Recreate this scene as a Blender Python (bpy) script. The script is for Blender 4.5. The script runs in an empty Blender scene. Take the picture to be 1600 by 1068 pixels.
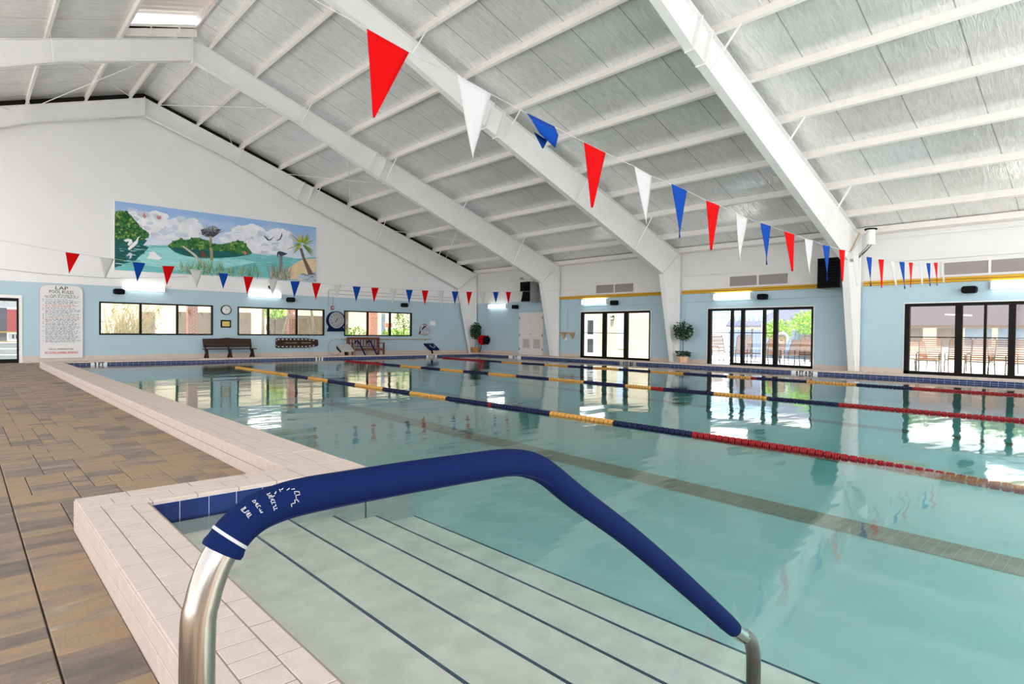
import bpy, math, random
from mathutils import Vector, Matrix
random.seed(7)
S = bpy.context.scene
COL = S.collection
PI = math.pi

# ------------------------------------------------------------------ camera
cam_d = bpy.data.cameras.new('camera'); cam = bpy.data.objects.new('camera', cam_d); COL.objects.link(cam)
cam_d.sensor_width = 36.0; cam_d.sensor_fit = 'HORIZONTAL'
cam_d.lens = 36.0*934.567/1600.0
cam_d.clip_start = 0.05; cam_d.clip_end = 400
R_ = Vector((0.7346212950628931, -0.6784023875024716, 0.010087292553707482))
D_ = Vector((-0.003579461410716537, -0.018742570521568993, -0.999817935179327))
F_ = Vector((0.6784679360855065, 0.7344514392941104, -0.016197006596365682))
m = Matrix.Identity(4)
for i in range(3):
    m[i][0] = R_[i]; m[i][1] = -D_[i]; m[i][2] = -F_[i]
m[0][3], m[1][3], m[2][3] = 0.0, 0.0, 1.18
cam.matrix_world = m
S.camera = cam
# ------------------------------------------------------------------ view, world, light
S.view_settings.view_transform = 'Standard'
S.view_settings.look = 'None'
S.view_settings.gamma = 1.0
S.view_settings.use_curve_mapping = False
S.view_settings.exposure = 1.45
W = bpy.data.worlds.new('sky'); S.world = W; W.use_nodes = True
wn = W.node_tree.nodes; wl = W.node_tree.links; wn.clear()
wo = wn.new('ShaderNodeOutputWorld'); wb = wn.new('ShaderNodeBackground'); wb.inputs['Strength'].default_value = 1.0
wt = wn.new('ShaderNodeTexCoord'); wsx = wn.new('ShaderNodeSeparateXYZ'); wr = wn.new('ShaderNodeValToRGB')
wr.color_ramp.elements[0].position = 0.0; wr.color_ramp.elements[0].color = (1.0, 0.965, 0.92, 1)
wr.color_ramp.elements[1].position = 0.7; wr.color_ramp.elements[1].color = (0.72, 0.80, 0.95, 1)
wl.new(wt.outputs['Generated'], wsx.inputs[0]); wl.new(wsx.outputs['Z'], wr.inputs[0])
wl.new(wr.outputs[0], wb.inputs['Color']); wl.new(wb.outputs[0], wo.inputs[0])

sd = bpy.data.lights.new('low_fill_light', 'SUN'); fill_lamp = bpy.data.objects.new('low_fill_light', sd); COL.objects.link(fill_lamp)  # second, added sun lamp that only fills the interior
sd.energy = 0.95; sd.angle = math.radians(70); sd.color = (1.0, 0.985, 0.965)
_az, _el = math.radians(38), math.radians(4)                # added wide fill, low through the open side behind the viewer
fill_lamp.rotation_euler = Vector((math.sin(_az)*math.cos(_el), math.cos(_az)*math.cos(_el), -math.sin(_el))).to_track_quat('-Z', 'Y').to_euler()
fill_lamp.location = (-30, -30, 12)
hd = bpy.data.lights.new('high_sun', 'SUN'); hsun = bpy.data.objects.new('high_sun', hd); COL.objects.link(hsun)
hd.energy = 4.2; hd.angle = math.radians(1.0); hd.color = (1.0, 0.96, 0.90)
hsun.rotation_euler = Vector((0.38, 0.28, -0.88)).to_track_quat('-Z', 'Y').to_euler(); hsun.location = (-30, -20, 40)
# ------------------------------------------------------------------ materials
def nodes_of(mt):
    mt.use_nodes = True
    return mt.node_tree.nodes, mt.node_tree.links, mt.node_tree.nodes['Principled BSDF']
def mat(name, col, rough=0.5, metal=0.0, var=0.0, vscale=8.0, bump=0.0, bscale=60.0, emit=0.0, stretch=(1, 1, 1), spec=0.22, detail=4.0):
    mt = bpy.data.materials.new(name); n, l, b = nodes_of(mt)
    c = (col[0], col[1], col[2], 1)
    b.inputs['Base Color'].default_value = c; b.inputs['Roughness'].default_value = rough
    b.inputs['Metallic'].default_value = metal; b.inputs['Specular IOR Level'].default_value = spec
    if var or bump:
        tc = n.new('ShaderNodeTexCoord'); mp = n.new('ShaderNodeMapping'); mp.inputs['Scale'].default_value = stretch
        l.new(tc.outputs['Object'], mp.inputs[0])
    if var:
        t = n.new('ShaderNodeTexNoise'); t.inputs['Scale'].default_value = vscale; t.inputs['Detail'].default_value = detail
        l.new(mp.outputs[0], t.inputs['Vector'])
        r = n.new('ShaderNodeValToRGB')
        r.color_ramp.elements[0].position = 0.3; r.color_ramp.elements[1].position = 0.7
        r.color_ramp.elements[0].color = tuple(max(0, x*(1-var)) for x in col)+(1,)
        r.color_ramp.elements[1].color = tuple(min(1, x*(1+var)) for x in col)+(1,)
        l.new(t.outputs[0], r.inputs[0]); l.new(r.outputs[0], b.inputs['Base Color'])
    if bump:
        t2 = n.new('ShaderNodeTexNoise'); t2.inputs['Scale'].default_value = bscale; t2.inputs['Detail'].default_value = detail
        l.new(mp.outputs[0], t2.inputs['Vector'])
        bp = n.new('ShaderNodeBump'); bp.inputs['Strength'].default_value = bump; bp.inputs['Distance'].default_value = 0.01
        l.new(t2.outputs[0], bp.inputs['Height']); l.new(bp.outputs[0], b.inputs['Normal'])
    if emit:
        b.inputs['Emission Color'].default_value = c; b.inputs['Emission Strength'].default_value = emit
    return mt
def srgb(r, g, b):
    f = lambda x: (x/255/12.92) if x/255 <= .04045 else ((x/255+.055)/1.055)**2.4
    return (f(r), f(g), f(b))

M = {}
M['steel'] = mat('white painted steel', (0.77, 0.77, 0.76), 0.42, var=0.02, vscale=3)
M['purlin'] = mat('off white purlin paint', (0.78, 0.755, 0.73), 0.42, var=0.03, vscale=5)
M['white_wall'] = mat('white wall paint', (0.76, 0.76, 0.765), 0.6, var=0.015, vscale=1.5, bump=0.05, bscale=25)
M['siding'] = mat('white metal siding', (0.72, 0.71, 0.70), 0.5, var=0.02, vscale=2)
M['blue_wall'] = mat('pale blue wall paint', srgb(170, 195, 207), 0.5, var=0.02, vscale=1.5, bump=0.06, bscale=20)
M['base'] = mat('beige base course', srgb(205, 190, 178), 0.6, var=0.05, vscale=6)
M['white'] = mat('white paint', (0.80, 0.80, 0.79), 0.45)
M['door_white'] = mat('white door paint', (0.72, 0.70, 0.69), 0.45, var=0.02)
M['grille'] = mat('beige vent grille', (0.50, 0.46, 0.44), 0.5)
M['bronze'] = mat('dark bronze metal', (0.008, 0.007, 0.006), 0.45, spec=.12)
M['black'] = mat('black plastic', (0.004, 0.004, 0.005), 0.5, spec=.1)
M['dark_grey'] = mat('dark grey metal', (0.06, 0.065, 0.07), 0.4)
M['grey'] = mat('grey metal', (0.33, 0.34, 0.34), 0.4)
M['vent'] = mat('grey louvre metal', (0.36, 0.32, 0.32), 0.5)
M['chrome'] = mat('brushed stainless steel', (0.36, 0.335, 0.31), 0.20, metal=1.0, var=0.06, vscale=18, stretch=(1, 1, .12))
M['sleeve'] = mat('royal blue neoprene', (0.0022, 0.0095, 0.055), 0.8, bump=0.10, bscale=900, spec=0.08)
M['shade_steel'] = mat('steel with painted shade', (0.15, 0.135, 0.12), 0.4, metal=0.8)  # darker copy of the rail steel, silhouette shade put into the colour
M['sleeve_seam'] = mat('navy seam', (0.004, 0.008, 0.05), 0.7)
M['red'] = mat('red nylon', (0.42, 0.002, 0.003), 0.8, spec=.05)
M['blue'] = mat('blue nylon', (0.004, 0.042, 0.24), 0.8, spec=.05)
M['pwhite'] = mat('white nylon', (0.40, 0.40, 0.40), 0.7)
M['cord'] = mat('white cord', (0.42, 0.42, 0.42), 0.7)
M['coping'] = mat('beige coping brick', srgb(188, 172, 160), 0.75, var=0.05, vscale=14, bump=0.25, bscale=90)
M['mortar'] = mat('coping mortar', srgb(134, 121, 110), 0.85)
M['plaster'] = mat('pool plaster', (0.60, 0.625, 0.605), 0.8, var=0.04, vscale=3, bump=0.3, bscale=120)
M['step_plaster'] = mat('step plaster', (0.78, 0.72, 0.63), 0.85, var=0.10, vscale=7, bump=0.5, bscale=70)
M['nosing'] = mat('blue nosing tile', (0.03, 0.06, 0.12), 0.4)
M['grout'] = mat('light grout', (0.55, 0.58, 0.62), 0.8)
M['tile'] = mat('navy glazed tile', srgb(24, 44, 92), 0.2, var=0.18, vscale=7)
M['lane_tile'] = mat('brown lane tile', (0.44, 0.25, 0.19), 0.5, var=0.15, vscale=9)
M['lane_grout'] = mat('lane grout', (0.48, 0.46, 0.40), 0.8)
M['paver_base'] = mat('paver joint sand', (0.045, 0.035, 0.028), 0.95)
M['slab'] = mat('grey brown deck', srgb(150, 130, 108), 0.85, var=0.1, vscale=4)
M['concrete'] = mat('pale patio concrete', (0.76, 0.75, 0.73), 0.9, var=0.06, vscale=2)
M['cream'] = mat('cream stucco', srgb(216, 203, 178), 0.8, var=0.03, vscale=2)
M['yellow_pipe'] = mat('yellow gas pipe', srgb(206, 160, 50), 0.4)
M['float_red'] = mat('red float plastic', (0.20, 0.006, 0.009), 0.4, spec=.15)
M['float_blue'] = mat('navy float plastic', (0.004, 0.006, 0.034), 0.4, spec=.15)
M['float_yellow'] = mat('yellow float plastic', srgb(178, 132, 64), 0.45, spec=.15)
M['wood_dark'] = mat('dark stained wood', (0.040, 0.018, 0.013), 0.5, var=0.3, vscale=4, stretch=(1, 8, 8))
M['wood_red'] = mat('reddish bench wood', srgb(112, 66, 52), 0.5, var=0.25, vscale=5, stretch=(1, 6, 6))
M['wood_tan'] = mat('weathered tan wood', srgb(170, 140, 100), 0.7, var=0.2, vscale=12)
M['board_brown'] = mat('brown spine board', (0.028, 0.014, 0.009), 0.4)
M['leaf'] = mat('ficus leaf', (0.012, 0.045, 0.014), 0.4, var=0.5, vscale=9)
M['leaf_light'] = mat('light green leaf', srgb(140, 185, 50), 0.6, var=0.35, vscale=6)
M['leaf_mid'] = mat('mid green leaf', srgb(96, 128, 52), 0.6, var=0.4, vscale=6)
M['reed'] = mat('pale dry reed', srgb(226, 206, 150), 0.7, var=0.2, vscale=10)
M['bark'] = mat('pale bark', srgb(190, 170, 142), 0.8, var=0.2, vscale=8)
M['stem'] = mat('brown stem', (0.13, 0.08, 0.05), 0.8)
M['pot'] = mat('terracotta pot', srgb(222, 184, 150), 0.7, var=0.05)
M['wicker'] = mat('tan wicker pot', srgb(176, 128, 84), 0.8, var=0.2, vscale=40)
M['brick'] = mat('red brick', srgb(190, 130, 105), 0.85, var=0.2, vscale=10)
M['strap'] = mat('brown vinyl strap', srgb(118, 82, 58), 0.55, var=0.12, vscale=9)
M['bronze_tube'] = mat('brown tube', srgb(84, 68, 56), 0.4)
M['shingle'] = mat('purple grey shingle', srgb(74, 64, 70), 0.9, var=0.2, vscale=5, stretch=(1, 1, 4))
M['fence_blue'] = mat('blue grey fence', srgb(120, 136, 158), 0.6)
M['window_dark'] = mat('brown grey glass', srgb(112, 100, 84), 0.25, var=0.15, vscale=3)
M['window_blue'] = mat('blue grey glass', srgb(120, 135, 150), 0.2, var=0.15, vscale=2)
M['awning'] = mat('light blue awning', srgb(150, 190, 235), 0.7)
M['gold'] = mat('gold plaque', srgb(214, 186, 110), 0.4, var=0.15, vscale=30)
M['text_black'] = mat('black lettering', (0.01, 0.01, 0.012), 0.6)
M['text_blue'] = mat('blue lettering', srgb(70, 74, 120), 0.6)
M['text_red'] = mat('red lettering', srgb(190, 40, 40), 0.6)
M['sign'] = mat('sign board', (0.70, 0.70, 0.70), 0.5)
M['clock_face'] = mat('clock face', (0.72, 0.72, 0.74), 0.5)
M['tube'] = mat('lit fluorescent lens', (1.0, 0.99, 0.97), 0.4, emit=2.4)
M['clearstrap'] = mat('pale strap', (0.70, 0.66, 0.58), 0.6)

# roof insulation: crinkled vinyl with seams
def ceiling_mat():
    mt = bpy.data.materials.new('vinyl faced roof insulation'); n, l, b = nodes_of(mt)
    b.inputs['Roughness'].default_value = 0.16; b.inputs['IOR'].default_value = 2.1
    b.inputs['Metallic'].default_value = 0.25
    tc = n.new('ShaderNodeTexCoord'); sx = n.new('ShaderNodeSeparateXYZ'); l.new(tc.outputs['Object'], sx.inputs[0])
    ns = n.new('ShaderNodeTexNoise'); ns.inputs['Scale'].default_value = 0.35; l.new(tc.outputs['Object'], ns.inputs['Vector'])
    mul = n.new('ShaderNodeMath'); mul.operation = 'MULTIPLY_ADD'; mul.inputs[1].default_value = 0.10
    l.new(ns.outputs[0], mul.inputs[0]); l.new(sx.outputs['Y'], mul.inputs[2])
    md = n.new('ShaderNodeMath'); md.operation = 'PINGPONG'; md.inputs[1].default_value = 0.66; l.new(mul.outputs[0], md.inputs[0])
    lt = n.new('ShaderNodeMath'); lt.operation = 'LESS_THAN'; lt.inputs[1].default_value = 0.012; l.new(md.outputs[0], lt.inputs[0])
    mx = n.new('ShaderNodeMix'); mx.data_type = 'RGBA'
    mx.inputs[6].default_value = (0.82, 0.82, 0.81, 1); mx.inputs[7].default_value = (0.42, 0.41, 0.40, 1)
    l.new(lt.outputs[0], mx.inputs[0]); l.new(mx.outputs[2], b.inputs['Base Color'])
    mp = n.new('ShaderNodeMapping'); mp.inputs['Scale'].default_value = (0.8, 4.5, 0.8); l.new(tc.outputs['Object'], mp.inputs[0])
    t2 = n.new('ShaderNodeTexNoise'); t2.inputs['Scale'].default_value = 3.2; t2.inputs['Detail'].default_value = 6; t2.inputs['Distortion'].default_value = 1.4
    l.new(mp.outputs[0], t2.inputs['Vector'])
    rr = n.new('ShaderNodeValToRGB'); rr.color_ramp.elements[0].position = .3; rr.color_ramp.elements[0].color = (.80, .80, .80, 1); rr.color_ramp.elements[1].position = .62
    l.new(t2.outputs[0], rr.inputs[0])
    m2 = n.new('ShaderNodeMix'); m2.data_type = 'RGBA'; m2.blend_type = 'MULTIPLY'; m2.inputs[0].default_value = 1.0
    l.new(mx.outputs[2], m2.inputs[6]); l.new(rr.outputs[0], m2.inputs[7]); l.new(m2.outputs[2], b.inputs['Base Color'])
    t3 = n.new('ShaderNodeTexNoise'); t3.inputs['Scale'].default_value = .8; t3.inputs['Detail'].default_value = 2; l.new(tc.outputs['Object'], t3.inputs['Vector'])
    b0 = n.new('ShaderNodeBump'); b0.inputs['Strength'].default_value = .6; b0.inputs['Distance'].default_value = .10; l.new(t3.outputs[0], b0.inputs['Height'])
    bp = n.new('ShaderNodeBump'); bp.inputs['Strength'].default_value = .8; bp.inputs['Distance'].default_value = 0.02; l.new(b0.outputs[0], bp.inputs['Normal'])
    l.new(t2.outputs[0], bp.inputs['Height']); l.new(bp.outputs[0], b.inputs['Normal'])
    return mt
M['ceiling'] = ceiling_mat()

def paver_mat():
    mt = bpy.data.materials.new('tumbled paver'); n, l, b = nodes_of(mt)
    b.inputs['Roughness'].default_value = 0.7
    at = n.new('ShaderNodeAttribute'); at.attribute_name = 'tone'
    tc = n.new('ShaderNodeTexCoord'); mp = n.new('ShaderNodeMapping'); mp.inputs['Scale'].default_value = (3.2, 9.5, 1)
    l.new(tc.outputs['Object'], mp.inputs[0])
    off = n.new('ShaderNodeVectorMath'); off.operation = 'MULTIPLY_ADD'; off.inputs[1].default_value = (37, 53, 11)
    l.new(at.outputs['Vector'], off.inputs[0]); l.new(mp.outputs[0], off.inputs[2])
    ns = n.new('ShaderNodeTexNoise'); ns.inputs['Scale'].default_value = 1.0; ns.inputs['Detail'].default_value = 7; ns.inputs['Roughness'].default_value = .62; l.new(off.outputs[0], ns.inputs['Vector'])
    ad = n.new('ShaderNodeMath'); ad.operation = 'MULTIPLY_ADD'; ad.inputs[1].default_value = 0.46
    l.new(at.outputs['Fac'], ad.inputs[0])
    sb = n.new('ShaderNodeMath'); sb.operation = 'MULTIPLY_ADD'; sb.inputs[1].default_value = 1.1; sb.inputs[2].default_value = -0.32
    l.new(ns.outputs[0], sb.inputs[0]); l.new(sb.outputs[0], ad.inputs[2])
    r = n.new('ShaderNodeValToRGB'); e = r.color_ramp.elements
    e[0].position = 0.10; e[0].color = srgb(97, 87, 79)+(1,)
    e[1].position = 0.95; e[1].color = srgb(170, 151, 126)+(1,)
    for pz, c in ((0.30, srgb(119, 103, 90)), (0.46, srgb(140, 119, 96)), (0.60, srgb(151, 124, 93)), (0.74, srgb(132, 116, 98))):
        x = e.new(pz); x.color = c+(1,)
    l.new(ad.outputs[0], r.inputs[0])
    n2 = n.new('ShaderNodeTexNoise'); n2.inputs['Scale'].default_value = 70; n2.inputs['Detail'].default_value = 4; l.new(tc.outputs['Object'], n2.inputs['Vector'])
    mx = n.new('ShaderNodeMix'); mx.data_type = 'RGBA'; mx.blend_type = 'MULTIPLY'; mx.inputs[0].default_value = 0.35
    rr = n.new('ShaderNodeValToRGB'); rr.color_ramp.elements[0].color = (0.6, 0.6, 0.6, 1); rr.color_ramp.elements[0].position = .3; rr.color_ramp.elements[1].position = .65
    l.new(n2.outputs[0], rr.inputs[0]); l.new(r.outputs[0], mx.inputs[6]); l.new(rr.outputs[0], mx.inputs[7])
    l.new(mx.outputs[2], b.inputs['Base Color'])
    bp = n.new('ShaderNodeBump'); bp.inputs['Strength'].default_value = 0.35; bp.inputs['Distance'].default_value = 0.006
    l.new(n2.outputs[0], bp.inputs['Height']); l.new(bp.outputs[0], b.inputs['Normal'])
    return mt
M['paver'] = paver_mat()

def clear_mat(name, tint, rough, ior, bump=None, volume=None):
    mt = bpy.data.materials.new(name); mt.use_nodes = True; n = mt.node_tree.nodes; l = mt.node_tree.links; n.clear()
    o = n.new('ShaderNodeOutputMaterial'); mx = n.new('ShaderNodeMixShader'); t = n.new('ShaderNodeBsdfTransparent'); g = n.new('ShaderNodeBsdfGlossy')
    fr = n.new('ShaderNodeFresnel'); fr.inputs['IOR'].default_value = ior
    t.inputs['Color'].default_value = tint+(1,); g.inputs['Roughness'].default_value = rough; g.inputs['Color'].default_value = (1, 1, 1, 1)
    l.new(fr.outputs[0], mx.inputs[0]); l.new(t.outputs[0], mx.inputs[1]); l.new(g.outputs[0], mx.inputs[2]); l.new(mx.outputs[0], o.inputs['Surface'])
    if bump:
        tc = n.new('ShaderNodeTexCoord'); prev = None
        for sc, strength, dist, rot, stretch in bump:
            mp = n.new('ShaderNodeMapping'); mp.inputs['Rotation'].default_value = (0, 0, rot); mp.inputs['Scale'].default_value = stretch
            l.new(tc.outputs['Object'], mp.inputs[0])
            ns = n.new('ShaderNodeTexNoise'); ns.inputs['Scale'].default_value = sc; ns.inputs['Detail'].default_value = 1.5; l.new(mp.outputs[0], ns.inputs['Vector'])
            b = n.new('ShaderNodeBump'); b.inputs['Strength'].default_value = strength; b.inputs['Distance'].default_value = dist
            l.new(ns.outputs[0], b.inputs['Height'])
            if prev: l.new(prev.outputs[0], b.inputs['Normal'])
            prev = b
        l.new(prev.outputs[0], g.inputs['Normal'])
    if volume:
        v = n.new('ShaderNodeVolumeAbsorption'); v.inputs['Color'].default_value = volume[0]+(1,); v.inputs['Density'].default_value = volume[1]
        l.new(v.outputs[0], o.inputs['Volume'])
    return mt
M['glass'] = clear_mat('window glass', (0.94, 0.95, 0.94), 0.0, 1.45)
M['water'] = clear_mat('pool water', (0.98, 1.0, 1.0), 0.045, 1.33,
                       bump=[(0.8, 1.0, 0.009, 0.75, (0.7, 1.7, 1)), (4.0, 1.0, 0.0022, 0.75, (0.6, 1.6, 1))],
                       volume=((0.68, 0.945, 0.935), 0.80))

# ------------------------------------------------------------------ mesh builder
class MB:
    def __init__(s): s.v = []; s.f = []; s.m = []
    def add(s, vs, fs, m=0):
        o = len(s.v); s.v += [tuple(v) for v in vs]
        for f in fs: s.f.append(tuple(i+o for i in f)); s.m.append(m)
        return s
    def box(s, x0, x1, y0, y1, z0, z1, m=0):
        return s.add([(x0, y0, z0), (x1, y0, z0), (x1, y1, z0), (x0, y1, z0), (x0, y0, z1), (x1, y0, z1), (x1, y1, z1), (x0, y1, z1)],
                     [(0, 3, 2, 1), (4, 5, 6, 7), (0, 1, 5, 4), (1, 2, 6, 5), (2, 3, 7, 6), (3, 0, 4, 7)], m)
    def bar(s, p, q, w, h, m=0, up=(0, 0, 1)):
        p = Vector(p); q = Vector(q); d = (q-p).normalized(); u = Vector(up)
        sd = d.cross(u)
        if sd.length < 1e-4: sd = d.cross(Vector((1, 0, 0)))
        sd.normalize(); u = sd.cross(d)
        a = sd*(w/2); b = u*(h/2)
        return s.add([p-a-b, p+a-b, p+a+b, p-a+b, q-a-b, q+a-b, q+a+b, q-a+b],
                     [(0, 3, 2, 1), (4, 5, 6, 7), (0, 1, 5, 4), (1, 2, 6, 5), (2, 3, 7, 6), (3, 0, 4, 7)], m)
    def tube(s, pts, r, n=10, m=0, closed=False):
        pts = [Vector(p) for p in pts]; N = len(pts); rs = r if isinstance(r, (list, tuple)) else [r]*N
        rings = []; prev = None
        for i, p in enumerate(pts):
            if closed: d = pts[(i+1) % N]-pts[i-1]
            else: d = pts[min(i+1, N-1)]-pts[max(i-1, 0)]
            d.normalize()
            if prev is None:
                a = d.cross(Vector((0, 0, 1)))
                if a.length < .1: a = d.cross(Vector((1, 0, 0)))
            else: a = prev-d*prev.dot(d)
            a.normalize(); prev = a; b = d.cross(a)
            rings.append([p+(a*math.cos(2*PI*k/n)+b*math.sin(2*PI*k/n))*rs[i] for k in range(n)])
        vs = [v for g in rings for v in g]; fs = []
        for i in range(N if closed else N-1):
            j = (i+1) % N
            for k in range(n): fs.append((i*n+k, i*n+(k+1) % n, j*n+(k+1) % n, j*n+k))
        if not closed: fs += [tuple(range(n-1, -1, -1)), tuple((N-1)*n+k for k in range(n))]
        return s.add(vs, fs, m)
    def lathe(s, prof, n=16, c=(0, 0, 0), axis='z', m=0, cap=True):
        vs = []; fs = []
        for (r, h) in prof:
            for k in range(n):
                a = 2*PI*k/n; x, y = r*math.cos(a), r*math.sin(a)
                v = {'z': (x, y, h), 'x': (h, x, y), 'y': (y, h, x)}[axis]
                vs.append((c[0]+v[0], c[1]+v[1], c[2]+v[2]))
        for i in range(len(prof)-1):
            for k in range(n): fs.append((i*n+k, i*n+(k+1) % n, (i+1)*n+(k+1) % n, (i+1)*n+k))
        if cap: fs += [tuple(range(n-1, -1, -1)), tuple((len(prof)-1)*n+k for k in range(n))]
        return s.add(vs, fs, m)
    def prism(s, pts, plane, a, b, m=0):
        n = len(pts)
        P = {'xz': lambda u, v, t: (u, t, v), 'yz': lambda u, v, t: (t, u, v), 'xy': lambda u, v, t: (u, v, t)}[plane]
        ar = sum(pts[i][0]*pts[(i+1) % n][1]-pts[(i+1) % n][0]*pts[i][1] for i in range(n))
        flip = (ar < 0) ^ (plane == 'xz') ^ (b < a)
        vs = [P(u, v, a) for u, v in pts]+[P(u, v, b) for u, v in pts]
        fs = [tuple(range(n-1, -1, -1)), tuple(range(n, 2*n))]+[(i, (i+1) % n, n+(i+1) % n, n+i) for i in range(n)]
        if flip: fs = [tuple(reversed(f)) for f in fs]
        return s.add(vs, fs, m)
    def ball(s, c, r, nu=12, nv=8, m=0, sc=(1, 1, 1)):
        vs = [(c[0], c[1], c[2]-r*sc[2])]
        for i in range(1, nv):
            t = -PI/2+PI*i/nv
            for k in range(nu):
                a = 2*PI*k/nu; vs.append((c[0]+r*sc[0]*math.cos(t)*math.cos(a), c[1]+r*sc[1]*math.cos(t)*math.sin(a), c[2]+r*sc[2]*math.sin(t)))
        vs.append((c[0], c[1], c[2]+r*sc[2])); fs = []
        for k in range(nu):
            fs.append((0, 1+(k+1) % nu, 1+k))
            for i in range(nv-2): fs.append((1+i*nu+k, 1+i*nu+(k+1) % nu, 1+(i+1)*nu+(k+1) % nu, 1+(i+1)*nu+k))
            fs.append((1+(nv-2)*nu+k, 1+(nv-2)*nu+(k+1) % nu, len(vs)-1))
        return s.add(vs, fs, m)
    def leaf(s, p, d, L, w, m=0):
        p = Vector(p); d = Vector(d).normalized(); sd = d.cross(Vector((random.uniform(-1, 1), random.uniform(-1, 1), random.uniform(-1, 1))))
        if sd.length < 1e-3: sd = d.cross(Vector((1, .3, 0)))
        sd.normalize(); up = sd.cross(d)
        return s.add([p, p+d*L*.45+sd*w+up*w*.3, p+d*L, p+d*L*.45-sd*w+up*w*.3, p+d*L*.5], [(0, 1, 4), (1, 2, 4), (2, 3, 4), (3, 0, 4)], m)
    def build(s, name, mats, parent=None, smooth=False, bevel=0.0, loc=None, seg=2):
        me = bpy.data.meshes.new(name); me.from_pydata(s.v, [], s.f)
        if not isinstance(mats, (list, tuple)): mats = [mats]
        for k in mats: me.materials.append(M[k] if isinstance(k, str) else k)
        for i, p in enumerate(me.polygons): p.material_index = min(s.m[i], len(mats)-1)
        if smooth:
            for p in me.polygons: p.use_smooth = True
            me.set_sharp_from_angle(angle=0.7)
        me.update()
        o = bpy.data.objects.new(name, me); COL.objects.link(o)
        if parent: o.parent = parent
        if loc: o.location = loc
        if bevel:
            b = o.modifiers.new('edge', 'BEVEL'); b.width = bevel; b.segments = seg; b.limit_method = 'ANGLE'; b.angle_limit = 0.6
        return o
def tag(o, label=None, cat=None, group=None, kind=None):
    if label: o['label'] = label
    if cat: o['category'] = cat
    if group: o['group'] = group
    if kind: o['kind'] = kind
    return o
def thing(name, label, cat, loc=(0, 0, 0), rz=0.0, group=None):
    o = bpy.data.objects.new(name, None); o.empty_display_size = .1; COL.objects.link(o)
    o.location = loc; o.rotation_euler = (0, 0, rz)
    return tag(o, label, cat, group)
def dup(root, loc, rz, label, group=None):
    r = root.copy(); COL.objects.link(r); r.location = loc; r.rotation_euler = (0, 0, rz); r['label'] = label
    if group: r['group'] = group
    for ch in list(root.children):
        c = ch.copy(); COL.objects.link(c); c.parent = r
        for g in list(ch.children):
            d = g.copy(); COL.objects.link(d); d.parent = c
    return r
def struct(mb, name, mats, label, cat, **k):
    return tag(mb.build(name, mats, **k), label, cat, kind='structure')
def text_mesh(body, size, name, mt, parent, loc, rot, extrude=0.002, align='CENTER', sx=1.0, spacing=1.0, bold=0.0):
    cu = bpy.data.curves.new(name, 'FONT'); cu.body = body; cu.size = size; cu.extrude = extrude; cu.align_x = align; cu.align_y = 'CENTER'
    cu.offset = bold; cu.space_character = spacing; cu.resolution_u = 2
    t = bpy.data.objects.new(name+'_curve', cu); COL.objects.link(t)
    me = bpy.data.meshes.new_from_object(t.evaluated_get(bpy.context.evaluated_depsgraph_get()))
    bpy.data.objects.remove(t); bpy.data.curves.remove(cu)
    me.materials.clear(); me.materials.append(M[mt])
    o = bpy.data.objects.new(name, me); COL.objects.link(o); o.parent = parent; o.location = loc; o.rotation_euler = rot; o.scale = (sx, 1, 1)
    return o
NTH = ['first', 'second', 'third', 'fourth', 'fifth', 'sixth', 'seventh', 'eighth', 'ninth', 'tenth', 'eleventh', 'twelfth']

# ================================================================== SETTING
YW, XW, XL, XR = 25.62, 20.8, -10.8, 5.0; XO = -4.2           # end wall, glass door wall, side left open for sky light, ridge
SL = 0.337
def ztop(x): return 9.6-SL*abs(x-XR)                 # top of the rafters
BND = 2.70                                          # top of the blue paint
# ---- end wall
W1, W2, W3, LD = (3.65, 7.42, .945, 2.13), (8.36, 12.11, .945, 2.12), (13.07, 16.77, .93, 2.11), (-0.9, 1.53, 0.0, 2.24)
mb = MB()
ops = sorted([LD, W1, W2, W3]); x = XL
for (a, b, z0, z1) in ops:
    mb.box(x, a, YW, YW+.2, 0, BND)
    if z0 > 0: mb.box(a, b, YW, YW+.2, 0, z0)
    mb.box(a, b, YW, YW+.2, z1, BND); x = b
mb.box(x, XW+.2, YW, YW+.2, 0, BND)
mb.prism([(XL, BND), (XW+.2, BND), (XW+.2, ztop(XW)+.2), (XR, ztop(XR)+.2), (XL, ztop(XL)+.2)], 'xz', YW, YW+.2, 1)
struct(mb, 'wall_back', ['blue_wall', 'white_wall'], 'end wall with the mural, pale blue below and white above', 'wall')
mb = MB(); mb.box(1.53, XW, YW-.012, YW, 0, .215)
struct(mb, 'baseboard_back', 'base', 'beige base course along the mural wall', 'baseboard')
# ---- glass door wall
D1, D2, D3, DD = (14.17, 17.9, .0, 2.13), (7.80, 11.60, .0, 2.14), (1.2, 5.19, .0, 2.15), (20.28, 21.98, 0, 2.17)
mb = MB(); y = -6.0
for (a, b, z0, z1) in sorted([D1, D2, D3]):
    mb.box(XW, XW+.2, y, a, 0, 2.72); mb.box(XW, XW+.2, a, b, z1, 2.72); y = b
mb.box(XW, XW+.2, y, YW+.2, 0, 2.72)
mb.box(XW, XW+.2, -6, YW+.2, 2.72, ztop(XW)+.22, 1)
struct(mb, 'wall_right', ['blue_wall', 'siding'], 'long wall with the glass doors, pale blue below white siding', 'wall')
mb = MB()
for a, b in ((-6, 1.2), (5.19, 7.8), (11.6, 14.17), (17.9, 20.28), (21.98, YW)): mb.box(XW-.012, XW, a, b, 0, .215)
struct(mb, 'baseboard_right', 'base', 'beige base course along the glass door wall', 'baseboard')
mb = MB()
for z, d in ((3.46, .05), (4.18, .03)):
    mb.box(XW-d, XW, -6, YW, z, z+.035); mb.box(XW-d, XW-d+.008, -6, YW, z-.03, z)
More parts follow.
